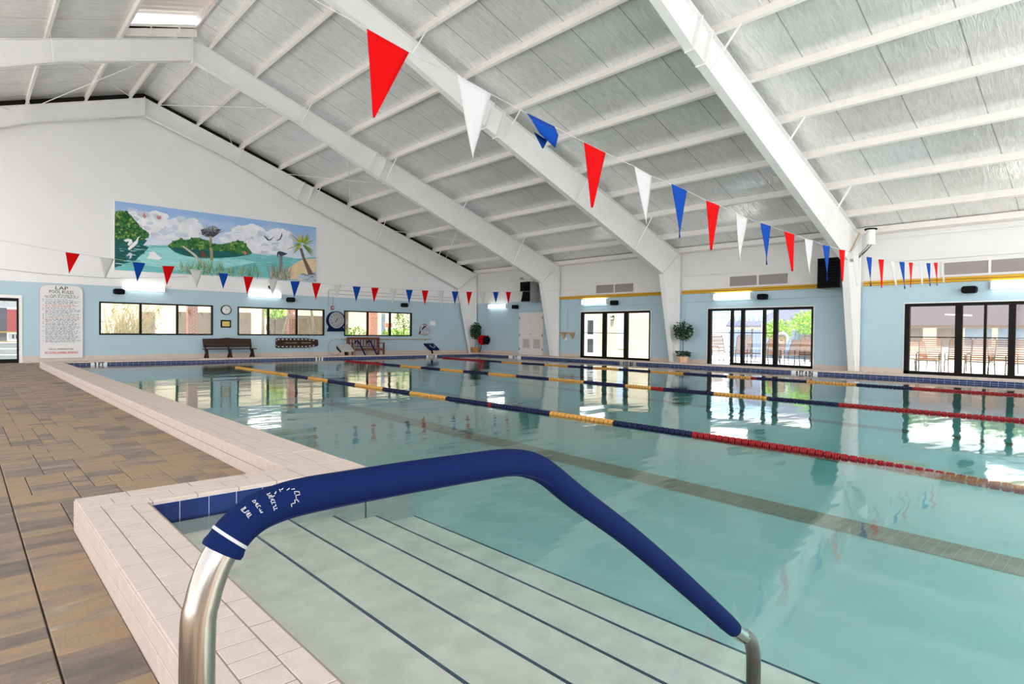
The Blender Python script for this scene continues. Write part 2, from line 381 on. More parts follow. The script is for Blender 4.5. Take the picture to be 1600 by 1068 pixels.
struct(mb, 'trim_1', 'siding', 'white wall girts along the glass door wall', 'trim')
# ---- roof
def roof(sign, x_out, name, label, hole=None):
    mb = MB(); up = .215; th = .12
    n = Vector((sign*SL, 0, 1)).normalized()
    xs = [XR, x_out]
    segs = [(-2.5, YW+.2, XR, x_out)] if not hole else [(-2.5, hole[0], XR, x_out), (hole[1], YW+.2, XR, x_out), (hole[0], hole[1], hole[2], x_out)]
    for y0, y1, xa, xb in segs:
        za, zb = ztop(xa)+up, ztop(xb)+up
        mb.add([(xa, y0, za), (xb, y0, zb), (xb, y1, zb), (xa, y1, za), (xa, y0, za+th), (xb, y0, zb+th), (xb, y1, zb+th), (xa, y1, za+th)],
               [(0, 1, 2, 3), (4, 7, 6, 5), (0, 4, 5, 1), (1, 5, 6, 2), (2, 6, 7, 3), (3, 7, 4, 0)])
    return struct(mb, name, 'ceiling', label, 'ceiling')
roof(1, XW+.5, 'ceiling', 'sloping insulated roof lining over the lanes and glass doors')
roof(-1, XO-.2, 'ceiling.001', 'sloping insulated roof lining over the paved deck', hole=(13.0, 19.0, 3.35))
# corrugated sheet closing the ridge opening
def translucent_mat():
    mt = bpy.data.materials.new('translucent corrugated sheet'); n, l, b = nodes_of(mt)
    b.inputs['Base Color'].default_value = (0.66, 0.60, 0.55, 1); b.inputs['Roughness'].default_value = .5
    tr = n.new('ShaderNodeBsdfTranslucent'); tr.inputs['Color'].default_value = (0.42, 0.37, 0.33, 1); mx = n.new('ShaderNodeMixShader'); mx.inputs[0].default_value = .07
    l.new(b.outputs[0], mx.inputs[1]); l.new(tr.outputs[0], mx.inputs[2]); l.new(mx.outputs[0], n['Material Output'].inputs['Surface'])
    return mt
M['corrugated'] = translucent_mat()
rv = thing('ridge_vent', 'cream corrugated sheet over a boxed opening beside the roof ridge', 'roof vent', (4.2, 16, 9.5))
def slope_board(mb, xa, xb, y, lo, hi, t): mb.prism([(xa-4.2, ztop(xa)+lo-9.5), (xb-4.2, ztop(xb)+lo-9.5), (xb-4.2, ztop(xb)+hi-9.5), (xa-4.2, ztop(xa)+hi-9.5)], 'xz', y-t-16, y+t-16)
mb = MB(); N = 84; vs = []; fs = []
for i in range(N+1):
    yy = -3.0+6.0*i/N; zz = .016*(1 if i % 4 in (1, 2) else -1)
    for xx in (3.3, 5.06): vs.append((xx-4.2, yy, ztop(xx)+.62+zz-9.5))
for i in range(N): fs.append((2*i, 2*i+1, 2*i+3, 2*i+2))
mb.add(vs, fs); mb.build('corrugated_sheet', 'corrugated', rv)
mb = MB(); slope_board(mb, 3.27, 3.33, 16, .215, .66, 3.0); slope_board(mb, 5.03, 5.09, 16, .215, .66, 3.0); slope_board(mb, 3.3, 5.06, 12.99, .215, .66, .02); mb.build('curb_board', 'purlin', rv)
mb = MB(); slope_board(mb, 3.3, 5.06, 19.02, .02, .30, .02); slope_board(mb, 3.3, 5.06, 19.03, .27, .31, .05)
for xx in (3.9, 4.6): mb.prism([(xx-4.28, ztop(xx)-9.48), (xx-4.18, ztop(xx)-9.48), (xx-4.2, ztop(xx)-9.23)], 'xz', 2.9, 3.0)
mb.build('end_curb', 'purlin', rv)
M['gap_shade'] = mat('dark gap shade', (0.012, 0.009, 0.008), 0.9)  # near-black strip stands in for the shade above the end frame
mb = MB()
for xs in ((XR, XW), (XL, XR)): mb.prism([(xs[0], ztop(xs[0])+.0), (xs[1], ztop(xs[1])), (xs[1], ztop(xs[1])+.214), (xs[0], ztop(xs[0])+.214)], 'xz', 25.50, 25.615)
struct(mb, 'trim_gap_shade', 'gap_shade', 'dark strip painting the shade between the end wall and the roof', 'trim')
# ---- steel frames
def steel_frame(y, label, near):
    t = thing('steel_frame', label, 'steel frame', (0, y, 0), group=None)
    def half(sg):
        X = lambda x: x if sg > 0 else 2*XR-x
        top = [(XR, 9.6), (20.72, ztop(20.72))]
        bot = [(19.55, 3.45), (10.8, 6.82), (8.1, 7.98), (XR, 8.97)]
        w = MB(); w.prism([(X(a), b) for a, b in top+bot], 'xz', -.006, .006)
        fl = .10
        def plate(pts, mbx):
            for (a, b) in zip(pts[:-1], pts[1:]):
                mbx.bar((X(a[0]), 0, a[1]), (X(b[0]), 0, b[1]), 2*fl, .014, up=(0, 0, 1) if abs(a[0]-b[0]) > .3 or True else (1, 0, 0))
        plate(top, w); plate(bot, w)
        w.build('rafter', 'steel', t)
        c = MB(); c.prism([(X(20.72), ztop(20.72)), (X(20.72), 0), (X(20.36), 0), (X(19.55), 3.45)], 'xz', -.006, .006)
        c.bar((X(20.72), 0, 0), (X(20.72), 0, ztop(20.72)), 2*fl, .014, up=(1, 0, 0))
        c.bar((X(20.36), 0, 0), (X(19.55), 0, 3.45), 2*fl, .014, up=(1, 0, 0))
        c.bar((X(20.72), 0, ztop(20.72)), (X(19.55), 0, 3.45), 2*fl, .014)
        c.build('column', 'steel', t)
        for xs in ((10.72, 11.14) if True else ()):
            zt = ztop(xs)+.03; zb = 6.82-.385*(xs-10.8)-.06
            s_ = MB(); dx = .335*(zt-zb)*.32
            s_.bar((X(xs+.0), 0, zb+.02), (X(xs+.31), 0, zt-.1), .23, .022, up=(1, 0, 0))
            s_.build('splice_plate', 'steel', t)
        if sg > 0:
            for xs in (8.34, 11.5, 14.68, 17.86):
                zb = (7.98-.427*(xs-8.1) if xs < 10.8 else 6.82-.385*(xs-10.8))
                b = MB(); b.bar((xs-.12, -.07, zb+.04), (xs+.02, -.72, ztop(xs)+.06), .045, .012, up=(1, 0, 0)); b.build('flange_brace', 'steel', t)
                b = MB(); b.bar((xs-.12, .07, zb+.04), (xs+.02, .72, ztop(xs)+.06), .045, .012, up=(1, 0, 0)); b.build('flange_brace', 'steel', t)
        else:
            for xs in (8.34,):
                zb = 7.98-.427*(xs-8.1)
                b = MB(); b.bar((X(xs-.12), -.07, zb+.04), (X(xs), -.6, ztop(xs)+.06), .045, .012, up=(1, 0, 0)); b.build('flange_brace', 'steel', t)
    half(1); half(-1)
    r = MB(); r.box(XR-.012, XR+.012, -.12, .12, 8.93, 9.64); r.build('ridge_plate', 'steel', t)
    return t
steel_frame(25.40, 'white steel gable frame standing against the mural wall', True)
steel_frame(19.28, 'white steel gable frame beside the louvred double door, second from the mural wall', True)
steel_frame(12.86, 'white steel gable frame beside the round ficus, third from the mural wall', True)
steel_frame(6.47, 'white steel gable frame beside the flue pipe, fourth from the mural wall', True)
# ---- purlins
def purlin(x, label, y0=-4.0, y1=25.55):
    sg = 1 if x > XR else -1
    z0 = ztop(x); mb = MB(); tl = sg*.10
    nx, nz = sg*SL/math.hypot(1, SL), 1/math.hypot(1, SL)
    ux, uz = -sg*nz, nx*sg*1.0
    uz = SL/math.hypot(1, SL)
    b0 = Vector((x, 0, z0+.008)); t0 = b0+Vector((nx, 0, nz))*.20
    up = Vector((-sg*nz, 0, uz))
    w = .006
    def strip(a, b, th):
        d = (b-a).normalized(); nn = Vector((-d.z, 0, d.x))*th/2
        mb.prism([(a.x-nn.x, a.z-nn.z), (b.x-nn.x, b.z-nn.z), (b.x+nn.x, b.z+nn.z), (a.x+nn.x, a.z+nn.z)], 'xz', y0, y1)
    strip(b0, t0, w); strip(b0, b0-up*.075, w); strip(t0, t0+up*.075, w)
    strip(b0-up*.075, b0-up*.075+Vector((nx, 0, nz))*.02, w)
    tag(mb.build('roof_purlin', 'purlin'), label, 'purlin')
for i, x in enumerate((5.42, 6.73, 8.32, 9.91, 11.5, 13.09, 14.68, 16.27, 17.86, 19.45)):
    purlin(x, 'white roof purlin, %s from the ridge on the slope over the glass doors' % NTH[i])
purlin(4.58, 'white roof purlin beside the ridge vent, between the vent and the mural wall', 19.06, 25.55)
for i, x in enumerate((3.27, 1.68, .09, -1.5, -3.1)):
    purlin(x, 'white roof purlin, %s from the ridge vent on the slope over the paved deck' % NTH[i])
mb = MB(); mb.prism([(20.62, ztop(20.62)+.02), (20.77, ztop(20.77)+.02), (20.77, ztop(20.77)+.19), (20.62, ztop(20.62)+.19)], 'xz', -2.4, 25.55)
tag(mb.build('eave_strut', 'purlin'), 'white eave strut along the top of the glass door wall', 'beam')
# ---- cross brace rods between the end frame and the next one
def rod(a, b, label): tag(MB().tube([a, b], .012, 6).build('brace_rod', 'steel'), label, 'brace rod')
for k, (xa, xb, nm) in enumerate(((5.2, 8.1, 'near the ridge over the lanes'), (10.0, 13.2, 'halfway down over the lanes'), (15.2, 18.6, 'near the louvred door eave'),
                                   (4.8, 1.75, 'near the ridge over the deck'), (1.2, -2.0, 'lower over the deck'))):
    za, zb = ztop(xa)-.12, ztop(xb)-.12
    rod((xa, 25.35, za), (xb, 19.35, zb), 'thin white brace rod %s, rising toward the mural' % nm)
    rod((xb, 25.35, zb), (xa, 19.35, za), 'thin white brace rod %s, falling toward the mural' % nm)

# ---- deck, pool shell, coping
mb = MB()
mb.prism([(XO, -6), (.52, -6), (.52, 4.33), (1.75, 4.33), (1.75, YW), (XO, YW)], 'xy', -.25, -.012)
struct(mb, 'floor_slab', ['paver_base', 'paver_base'], 'sand bed under the paved deck', 'floor')
mb = MB()
mb.box(1.74, XW, 22.4, YW, -.2, 0); mb.box(18.6, XW, -6, 22.4, -.2, 0)
struct(mb, 'floor_deck', 'slab', 'grey brown deck behind the far pool edge and along the glass doors', 'floor')
# pavers
def build_pavers():
    g = .1167; nx = int((.25+4.2)/g); ny = int(28.2/g); occ = [[0]*(ny+8) for _ in range(nx+8)]
    rects = []
    sizes = [(2, 3), (2, 3), (3, 2), (2, 2), (2, 2), (2, 1), (1, 2), (3, 1), (3, 2)]
    X0, Y0 = .25, -2.4
    for j in range(ny):
        for i in range(nx):
            if occ[i][j]: continue
            random.shuffle(sizes)
            for (w, h) in sizes+[(1, 1)]:
                if all(not occ[i+a][j+b] for a in range(w) for b in range(h)):
                    for a in range(w):
                        for b in range(h): occ[i+a][j+b] = 1
                    rects.append((X0-(i+w)*g, X0-i*g, Y0+j*g, Y0+(j+h)*g)); break
    # border course beside the near curb, and the strip beside the long curb
    y = -2.4
    while y < 4.2:
        L = random.choice((.33, .35, .33, .24)); rects.append((.252, .487, y, min(y+L, 4.29))); y += L
    out = []
    for r in rects:
        out.append(r)
    # strip between the near corner and the long curb
    g2 = .1167; Xs = .252; i0 = 0
    cols = int((1.725-.252)/g2); rows = int((25.5-4.3)/g2); oc = [[0]*(rows+8) for _ in range(cols+8)]
    for j in range(rows):
        for i in range(cols):
            if oc[i][j]: continue
            random.shuffle(sizes)
            for (w, h) in sizes+[(1, 1)]:
                if i+w <= cols and all(not oc[i+a][j+b] for a in range(w) for b in range(h)):
                    for a in range(w):
                        for b in range(h): oc[i+a][j+b] = 1
                    wx = (1.727-.252)/cols
                    out.append((Xs+i*wx, Xs+(i+w)*wx, 4.31+j*g2, 4.31+(j+h)*g2)); break
    vs = []; fs = []; tone = []
    for (a, b, c, d) in out:
        if b < -4.5 and c < 8: pass
        d = min(d, YW-.01); q = .0024; e = .004; o = len(vs); dz = random.uniform(-.0012, .0012)
        vs += [(a+q, c+q, -.012), (b-q, c+q, -.012), (b-q, d-q, -.012), (a+q, d-q, -.012),
               (a+q, c+q, -.004), (b-q, c+q, -.004), (b-q, d-q, -.004), (a+q, d-q, -.004),
               (a+q+e, c+q+e, dz), (b-q-e, c+q+e, dz), (b-q-e, d-q-e, dz), (a+q+e, d-q-e, dz)]
        F = [(8, 9, 10, 11)]
        for k in range(4):
            F += [(k, (k+1) % 4, 4+(k+1) % 4, 4+k), (4+k, 4+(k+1) % 4, 8+(k+1) % 4, 8+k)]
        fs += [tuple(i+o for i in f) for f in F]; tn = random.random(); tone += [tn]*len(F)
    me = bpy.data.meshes.new('floor'); me.from_pydata(vs, [], fs); me.materials.append(M['paver'])
    at = me.attributes.new('tone', 'FLOAT', 'FACE'); at.data.foreach_set('value', tone)
    o = bpy.data.objects.new('floor', me); COL.objects.link(o)
    tag(o, 'brown and grey tumbled pavers of the deck beside the pool', 'floor', kind='structure')
build_pavers()

def brick_rows(mb, fixed_lo, rows, along, y0, y1, z1, z0=.125, seed=1):
    # rows: list of (width, joint spacing); along 'y' rows step in x, along 'x' rows step in y
    rnd = random.Random(seed); p = fixed_lo; g = .0019
    for (w, sp) in rows:
        q = y0-rnd.random()*sp
        while q < y1:
            a, b = max(q, y0)+g, min(q+sp, y1)-g
            if b-a > .01:
                dz = rnd.uniform(-.0008, .0008)
                if along == 'y': mb.box(p+g, p+w-g, a, b, z0, z1+dz)
                else: mb.box(a, b, p+g, p+w-g, z0, z1+dz)
            q += sp
        p += w
CT = .18
# near curb (x .49-.80), cross curb (y 3.95-4.29), long curb (x 1.73-2.20), far and right edges
mb = MB(); c = MB()
c.box(.494, .80, -1.2, 4.285, -.2, .1785); brick_rows(mb, .49, [(.092, .30), (.128, .105), (.085, .24)], 'y', -1.2, 3.94, CT, seed=3)
c.box(.80, 1.74, 3.955, 4.285, -.2, .1785); brick_rows(mb, 3.945, [(.085, .24), (.128, .30), (.132, .34)], 'x', .49, 1.735, CT, seed=5)
c.box(1.736, 2.20, 3.95, 22.4, -.2, .1785)
brick_rows(mb, 1.732, [(.10, .30), (.16, .11), (.205, .24)], 'y', 4.30, 22.42, CT, seed=8)
brick_rows(mb, 1.735, [(.23, .30), (.24, .27)], 'y', 3.95, 4.30, CT, seed=9)
# outer faces: two courses
def face_x(x0, ya, yb, seed):
    rnd = random.Random(seed)
    for z0, z1 in ((-.02, .082), (.088, .17)):
        q = ya-rnd.random()*.5
        while q < yb:
            a, b = max(q, ya)+.0015, min(q+.6, yb)-.0015
            if b-a > .01: mb.box(x0-.004, x0+.02, a, b, z0, z1)
            q += .6
def face_y(y1, xa, xb, seed):
    for z0, z1 in ((-.02, .082), (.088, .17)): mb.box(xa, xb, y1-.02, y1+.004, z0, z1)
face_x(.49, -1.2, 4.29, 4); face_y(4.287, .49, 1.735, 5); face_x(1.734, 4.29, 22.4, 6)
c.box(2.2, 18.62, 22.0, 22.4, -.2, .1785); brick_rows(mb, 21.985, [(.20, .24), (.22, .30)], 'x', 2.2, 18.62, CT, seed=11)
c.box(18.2, 18.62, -1.2, 22.0, -.2, .1785); brick_rows(mb, 18.185, [(.20, .24), (.22, .30)], 'y', -1.2, 21.99, CT, seed=12)
struct(c, 'pool_curb', 'mortar', 'mortar core of the raised pool curb', 'curb')
struct(mb, 'pool_coping', 'coping', 'beige brick coping of the raised pool curb', 'coping', bevel=.0025, seg=1)

# tile bands
def tiles(name, run, lo, hi, fixed, z0, z1, size, rows, facing, label):
    mb = MB(); th = .006; g = .004
    n = max(1, round((hi-lo)/size)); s_ = (hi-lo)/n; h = (z1-z0)/rows
    f0, f1 = (fixed, fixed+facing*.004)
    if run == 'x': mb.box(lo, hi, min(f0, f1), max(f0, f1), z0, z1, 1)
    else: mb.box(min(f0, f1), max(f0, f1), lo, hi, z0, z1, 1)
    t0, t1 = sorted((fixed, fixed+facing*th))
    for i in range(n):
        for j in range(rows):
            a, b = lo+i*s_+g/2, lo+(i+1)*s_-g/2; za, zb = z0+j*h+g/2, z0+(j+1)*h-g/2
            if run == 'x': mb.box(a, b, t0, t1, za, zb, 0)
            else: mb.box(t0, t1, a, b, za, zb, 0)
    return struct(mb, name, ['tile', 'grout'], label, 'tile band')
tiles('pool_tile_trim', 'x', 2.2, 18.2, 22.0, .0, .150, .152, 2, -1, 'blue waterline tiles along the far pool edge under the starting blocks')
tiles('pool_tile_trim.001', 'y', -1.2, 22.0, 18.2, .0, .150, .152, 2, -1, 'blue waterline tiles along the pool edge under the glass doors')
tiles('pool_tile_trim.002', 'x', .80, 2.09, 3.95, .03, .158, .152, 1, -1, 'blue tiles along the wall of the entry steps')
tiles('pool_tile_trim.003', 'y', 3.97, 22.0, 2.2, .0, .150, .152, 2, 1, 'blue waterline tiles along the long curb')

# pool basin and steps
def zf(y): return -.655+.0155*y
mb = MB()
mb.add([(2.2, -1.2, zf(-1.2)), (18.2, -1.2, zf(-1.2)), (18.2, 22, zf(22)), (2.2, 22, zf(22))], [(0, 1, 2, 3)])
mb.box(2.15, 2.2, 3.95, 22, -1.0, .17); mb.box(18.2, 18.25, -1.2, 22.0, -1, .17); mb.box(2.2, 18.2, 22.0, 22.05, -1, .17)
mb.box(.75, 18.2, -1.25, -1.2, -1, .1)
mb.box(.75, 2.2, 3.947, 4.0, -1.0, .155); mb.box(2.19, 2.61, 3.947, 4.1, -1.0, -.03); mb.box(.75, .80, -1.2, 3.95, -1.0, .165)
struct(mb, 'pool_basin_floor', 'plaster', 'pale plaster shell of the pool', 'pool')
NX = [(1.30, -.048), (1.62, -.088), (1.945, -.133), (2.285, -.20), (2.625, -.27)]
st = thing('pool_steps', 'pale plastered entry steps with blue edge lines descending into the water', 'steps', (.8, 1.4, 0)); st['kind'] = 'structure'
xa = .80
for k, (xn, z) in enumerate(NX):
    b = MB(); b.box(xa-.8, xn-.8, -2.6, 2.55, -1.0, z); b.build('tread', 'step_plaster', st)
    b = MB(); b.box(xn-.8-.012, xn-.8+.003, -2.6, 2.55, z-.03, z+.002); b.build('nosing', 'nosing', st)
    xa = xn
# lane lines on the pool floor
def lane(x, w, label):
    mb = MB(); mb.add([(x-w, -1.2, zf(-1.2)+.004), (x+w, -1.2, zf(-1.2)+.004), (x+w, 19.5, zf(19.5)+.004), (x-w, 19.5, zf(19.5)+.004)], [(0, 1, 2, 3)], 1)
    y = -1.2
    while y < 19.5:
        z = zf(y)+.006; z2 = zf(y+.074)+.006
        mb.add([(x-w+.006, y, z), (x+w-.006, y, z), (x+w-.006, y+.074, z2), (x-w+.006, y+.074, z2)], [(0, 1, 2, 3)], 0); y += .080
    struct(mb, 'lane_marking', ['lane_tile', 'lane_grout'], label, 'lane marking')
lane(6.18, .235, 'brown tiled lane line on the pool floor beyond the entry steps')
lane(9.3, .22, 'brown tiled lane line on the pool floor beyond the nearest lane rope')
lane(13.0, .22, 'brown tiled lane line on the pool floor between the two far lane ropes')
lane(16.5, .22, 'brown tiled lane line on the pool floor along the glass door side')
# water body
mb = MB(); mb.prism([(.79, -1.23), (18.215, -1.23), (18.215, 22.015), (2.185, 22.015), (2.185, 3.965), (.79, 3.965)], 'xy', -1.4, .05)
tag(mb.build('pool_water', 'water'), 'still teal water filling the lap pool', 'water', kind='stuff')
# outside ground, plus unseen pale ground added on the open side as bounce
mb = MB()
mb.box(XW+.2, 70, -30, 70, -.2, -.01); mb.box(-40, XW+.2, YW+.2, 70, -.2, -.01); mb.box(-60, XO, -40, 70, -.2, -.01); mb.box(-60, 70, -40, -6, -.2, -.01)
struct(mb, 'ground', 'concrete', 'pale concrete ground around the building, with an unseen bounce area on the open side', 'ground')

# ================================================================== WINDOWS AND DOORS
def pane(mb, axis, fixed, a, b, z0, z1):
    if axis == 'x': mb.box(a, b, fixed-.003, fixed+.003, z0, z1)
    else: mb.box(fixed-.003, fixed+.003, a, b, z0, z1)
def window(n, w, mull, label):
    a, b, z0, z1 = w
    t = thing('window_%d' % n, label, 'window', (0, 0, 0)); t['kind'] = 'structure'
    f = MB(); e = .055; y0, y1 = YW-.02, YW+.09
    f.box(a, b, y0, y1, z1-e, z1); f.box(a, b, y0, y1, z0, z0+e); f.box(a, a+e, y0, y1, z0+e, z1-e); f.box(b-e, b, y0, y1, z0+e, z1-e)
    f.build('window_frame', 'bronze', t)
    for x in mull:
        q = MB(); q.box(x-.035, x+.035, y0, y1, z0+e, z1-e); q.build('mullion', 'bronze', t)
    g = MB(); pane(g, 'x', YW+.05, a+e, b-e, z0+e, z1-e); g.build('glass_pane', 'glass', t)
window(1, W1, (4.93, 6.15), 'three pane strip window under the mural beside the rules sign')
window(2, W2, (9.61, 10.84), 'three pane strip window between the wall clock and the pace clock')
window(3, W3, (14.30, 15.52), 'three pane strip window above the slatted bench')
def glass_door(n, d, posts, rails, label, open_from=None):
    a, b, z0, z1 = d
    t = thing('door_%d' % n, label, 'glass door', (0, 0, 0)); t['kind'] = 'structure'
    x0, x1 = XW-.02, XW+.10
    f = MB(); f.box(x0, x1, a, b, z1-.09, z1); f.box(x0, x1, b-.13, b, 0, z1-.09); f.box(x0, x1, a, a+.06, 0, z1-.09); f.box(x0, x1, a, open_from or b, 0.0, .155)
    f.build('door_frame', 'bronze', t)
    tr = MB(); q = .03
    tr.box(XW-.008, XW, a-q, b+q, z1, z1+q); tr.box(XW-.008, XW, b, b+q, 0, z1); tr.box(XW-.008, XW, a-q, a, 0, z1); tr.build('door_trim', 'white', t)
    for (p, w) in posts:
        q = MB(); q.box(x0+.01, x1-.01, p-w/2, p+w/2, .155, z1-.09); q.build('stile', 'bronze', t)
    for (p, w, z) in rails:
        q = MB(); q.box(XW+.02, XW+.05, p, w, z-.014, z+.014); q.build('push_bar', 'bronze', t)
    edges = [a+.06]+sorted([p for p, w in posts])+[open_from or (b-.13)]
    g = MB()
    pane(g, 'y', XW+.04, a+.06, (open_from or b)-.10, .15, z1-.09); g.build('glass_pane', 'glass', t)
    return t
glass_door(1, D1, [(16.56, .20), (15.40, .20)], [(15.5, 17.75, 1.19)], 'sliding glass door showing a cream annex, between the two frames nearest the louvred door')
glass_door(2, D2, [(10.65, .10), (10.24, .13), (9.455, .10), (9.055, .15)], [(9.06, 11.46, 1.25)], 'sliding glass door showing an awning and bushes, its first leaf standing open', open_from=10.70)
glass_door(3, D3, [(3.87, .17), (3.275, .06), (2.70, .15)], [(2.7, 5.05, 1.16)], 'wide sliding glass door showing a house with a purple grey roof')
# end wall door at the sign
t = thing('door_4', 'white trimmed glass door in the mural wall beside the rules sign', 'glass door'); t['kind'] = 'structure'
f = MB(); f.box(-.8, 1.44, YW-.02, YW+.1, 2.04, 2.14); f.box(1.39, 1.44, YW-.02, YW+.1, 0, 2.04); f.box(-.8, -.75, YW-.02, YW+.1, 0, 2.04); f.box(-.75, 1.39, YW-.02, YW+.1, 0, .13); f.build('door_frame', 'bronze', t)
f = MB(); f.box(1.44, 1.53, YW-.015, YW+.2, 0, 2.24); f.box(-.9, -.8, YW-.015, YW+.2, 0, 2.24); f.box(-.8, 1.44, YW-.015, YW+.2, 2.14, 2.24); f.build('door_trim', 'white', t)
f = MB(); pane(f, 'x', YW+.05, -.75, 1.39, .13, 2.04); f.build('glass_pane', 'glass', t)
# louvred double door
t = thing('door_5', 'white double door with two louvred vents in the glass door wall', 'double door'); t['kind'] = 'structure'
f = MB(); a, b, _, z1 = DD
f.box(XW-.03, XW+.01, a, a+.06, 0, z1); f.box(XW-.03, XW+.01, b-.06, b, 0, z1); f.box(XW-.03, XW+.01, a+.06, b-.06, z1-.06, z1); f.build('door_casing', 'door_white', t)
mid = (a+b)/2
for (p, q, v0, v1) in ((a+.065, mid-.004, 20.49, 20.94), (mid+.004, b-.065, 21.22, 21.68)):
    lf = MB(); lf.box(XW-.02, XW-.004, p, q, .02, z1-.065); leaf = lf.build('door_leaf', 'door_white', t, bevel=.003)
    v = MB(); v.box(XW-.026, XW-.018, v0, v1, .40, .86)
    for k in range(9): v.box(XW-.032, XW-.02, v0+.02, v1-.02, .43+k*.047, .452+k*.047)
    v.build('louvre_vent', 'grille', leaf)
for yy in (a+.04, b-.04):
    for z in (.35, 1.05, 1.9):
        h = MB(); h.box(XW-.04, XW-.02, yy-.02, yy+.02, z-.06, z+.06); h.build('hinge', 'dark_grey', t)
h = MB(); h.tube([(XW-.02, mid-.06, 1.1), (XW-.07, mid-.06, 1.1), (XW-.07, mid+.06, 1.1)], .012, 8); h.build('handle', 'grey', t)

# ================================================================== WALL FITTINGS
def fixture(x, y, z, L, axis, label):
    t = thing('fluorescent_light', label, 'wall light', (x, y, z), 0 if axis == 'x' else -PI/2, 'wall lights along the blue walls')
    b = MB(); b.box(-L/2, L/2, -.035, 0, -.10, .10); b.box(-L/2, -L/2+.02, -.13, -.035, -.10, .10); b.box(L/2-.02, L/2, -.13, -.035, -.10, .10); b.build('housing', 'white', t)
    d = MB()
    d.prism([(-.035, -.095), (-.035, .095), (-.10, .095), (-.13, .06), (-.13, -.06), (-.10, -.095)], 'yz', -L/2+.02, L/2-.02); d.build('lamp_lens', 'tube', t)
    return t
fixture(5.015, YW, 2.675, 1.37, 'x', 'lit fluorescent wall light under the mural near the rules sign')
fixture(9.43, YW, 2.655, 1.38, 'x', 'lit fluorescent wall light under the mural above the middle strip window')
fixture(XW, 23.6, 2.53, 1.4, 'y', 'lit fluorescent wall light above the red hose reel')
fixture(XW, 17.08, 2.57, 1.42, 'y', 'lit fluorescent wall light above the glass door with the annex behind')
fixture(XW, 10.63, 2.57, 1.42, 'y', 'lit fluorescent wall light above the partly open glass door')
fixture(XW, 2.45, 2.59, 1.42, 'y', 'lit fluorescent wall light above the widest glass door')
def speaker(x, y, z, rz, label):
    t = thing('wall_speaker', label, 'speaker', (x, y, z), rz, 'black wall speakers')
    b = MB(); b.prism([(-.17, -.06), (-.13, -.10), (.13, -.10), (.17, -.06), (.17, .06), (.13, .10), (-.13, .10), (-.17, .06)], 'xz', -.24, -.06); b.build('cabinet', 'black', t, bevel=.015)
    g = MB(); g.box(-.14, .14, -.247, -.24, -.07, .07); g.build('speaker_grille', 'black', t)
    k = MB(); k.box(-.03, .03, -.06, 0, -.05, .05); k.build('wall_bracket', 'black', t)
speaker(4.21, YW, 2.505, .12, 'small black wall speaker beside the light nearest the rules sign')
speaker(10.52, YW, 2.49, -.1, 'small black wall speaker below the palm end of the mural')
speaker(16.25, YW, 2.475, -.1, 'small black wall speaker above the white life ring')
speaker(XW, 22.14, 2.47, -PI/2-.1, 'small black wall speaker above the louvred double door')
speaker(XW, 15.9, 2.49, -PI/2-.1, 'small black wall speaker above the glass door with the annex behind')
speaker(XW, 9.44, 2.51, -PI/2-.1, 'small black wall speaker above the partly open glass door')
speaker(XW, 3.6, 2.495, -PI/2-.1, 'small black wall speaker above the widest glass door')
t = thing('security_camera', 'tiny black security camera on the white wall under the mural', 'camera', (9.62, YW, 2.97))
b = MB(); b.tube([(0, 0, 0), (0, -.08, 0)], .02, 8); b.build('mount', 'black', t); b = MB(); b.tube([(0, -.06, .03), (0, -.2, -.03)], .06, 10); b.build('camera_body', 'black', t)
# vents
def wall_vent(y0, y1, label):
    t = thing('wall_vent', label, 'vent', (XW, (y0+y1)/2, 2.91), -PI/2, 'louvred vents above the yellow pipes'); L = (y1-y0); H = .42
    f = MB(); f.box(-L/2, L/2, -.03, 0, 0, .035); f.box(-L/2, L/2, -.03, 0, H-.035, H)
    for x in (-L/2, -.03, L/2-.06): f.box(x, x+.06, -.03, 0, .035, H-.035)
    f.build('vent_frame', 'siding', t)
    for s_ in (-1, 1):
        v = MB(); xa, xb = (-L/2+.06, -.03) if s_ < 0 else (.03, L/2-.06)
        v.box(xa, xb, -.006, 0, .035, H-.035)
        for k in range(9):
            z = .05+k*.037; v.add([(xa, -.022, z), (xb, -.022, z), (xb, -.006, z+.03), (xa, -.006, z+.03), (xa, -.022, z-.006), (xb, -.022, z-.006)], [(0, 1, 2, 3), (0, 4, 5, 1)])
        v.build('louvre_panel', 'vent', t)
wall_vent(14.96, 17.08, 'louvred wall vent above the glass door with the annex behind')
wall_vent(8.59, 10.8, 'louvred wall vent above the partly open glass door')
wall_vent(2.1, 4.3, 'louvred wall vent above the widest glass door')
# yellow pipes
for z, lab in ((2.765, 'lower yellow gas pipe'), (2.84, 'upper yellow gas pipe')):
    for a, b, nm in ((-2, 6.3, 'above the widest glass door'), (7.3, 12.7, 'above the partly open glass door'), (13.0, 19.2, 'above the glass door with the annex behind')):
        tag(MB().tube([(XW-.05, a, z), (XW-.05, b, z)], .034, 8).build('gas_pipe', 'yellow_pipe', smooth=True), lab+' '+nm, 'pipe')
def conduit(pts, label, r=.012, m='blue_wall', cat='conduit'): tag(MB().tube(pts, r, 6).build('conduit', m), label, cat)
conduit([(XW-.015, 19.1, 2.40), (XW-.015, 13.1, 2.40)], 'thin conduit along the blue wall above the annex glass door')
conduit([(XW-.015, 12.6, 2.42), (XW-.015, 6.7, 2.44)], 'thin conduit along the blue wall above the partly open glass door')
conduit([(XW-.015, 18.7, 2.40), (XW-.015, 18.7, 1.25)], 'thin drop conduit down to the wooden wall bracket')
conduit([(XW-.015, 12.55, 2.42), (XW-.015, 12.55, 1.5)], 'thin drop conduit behind the round ficus')
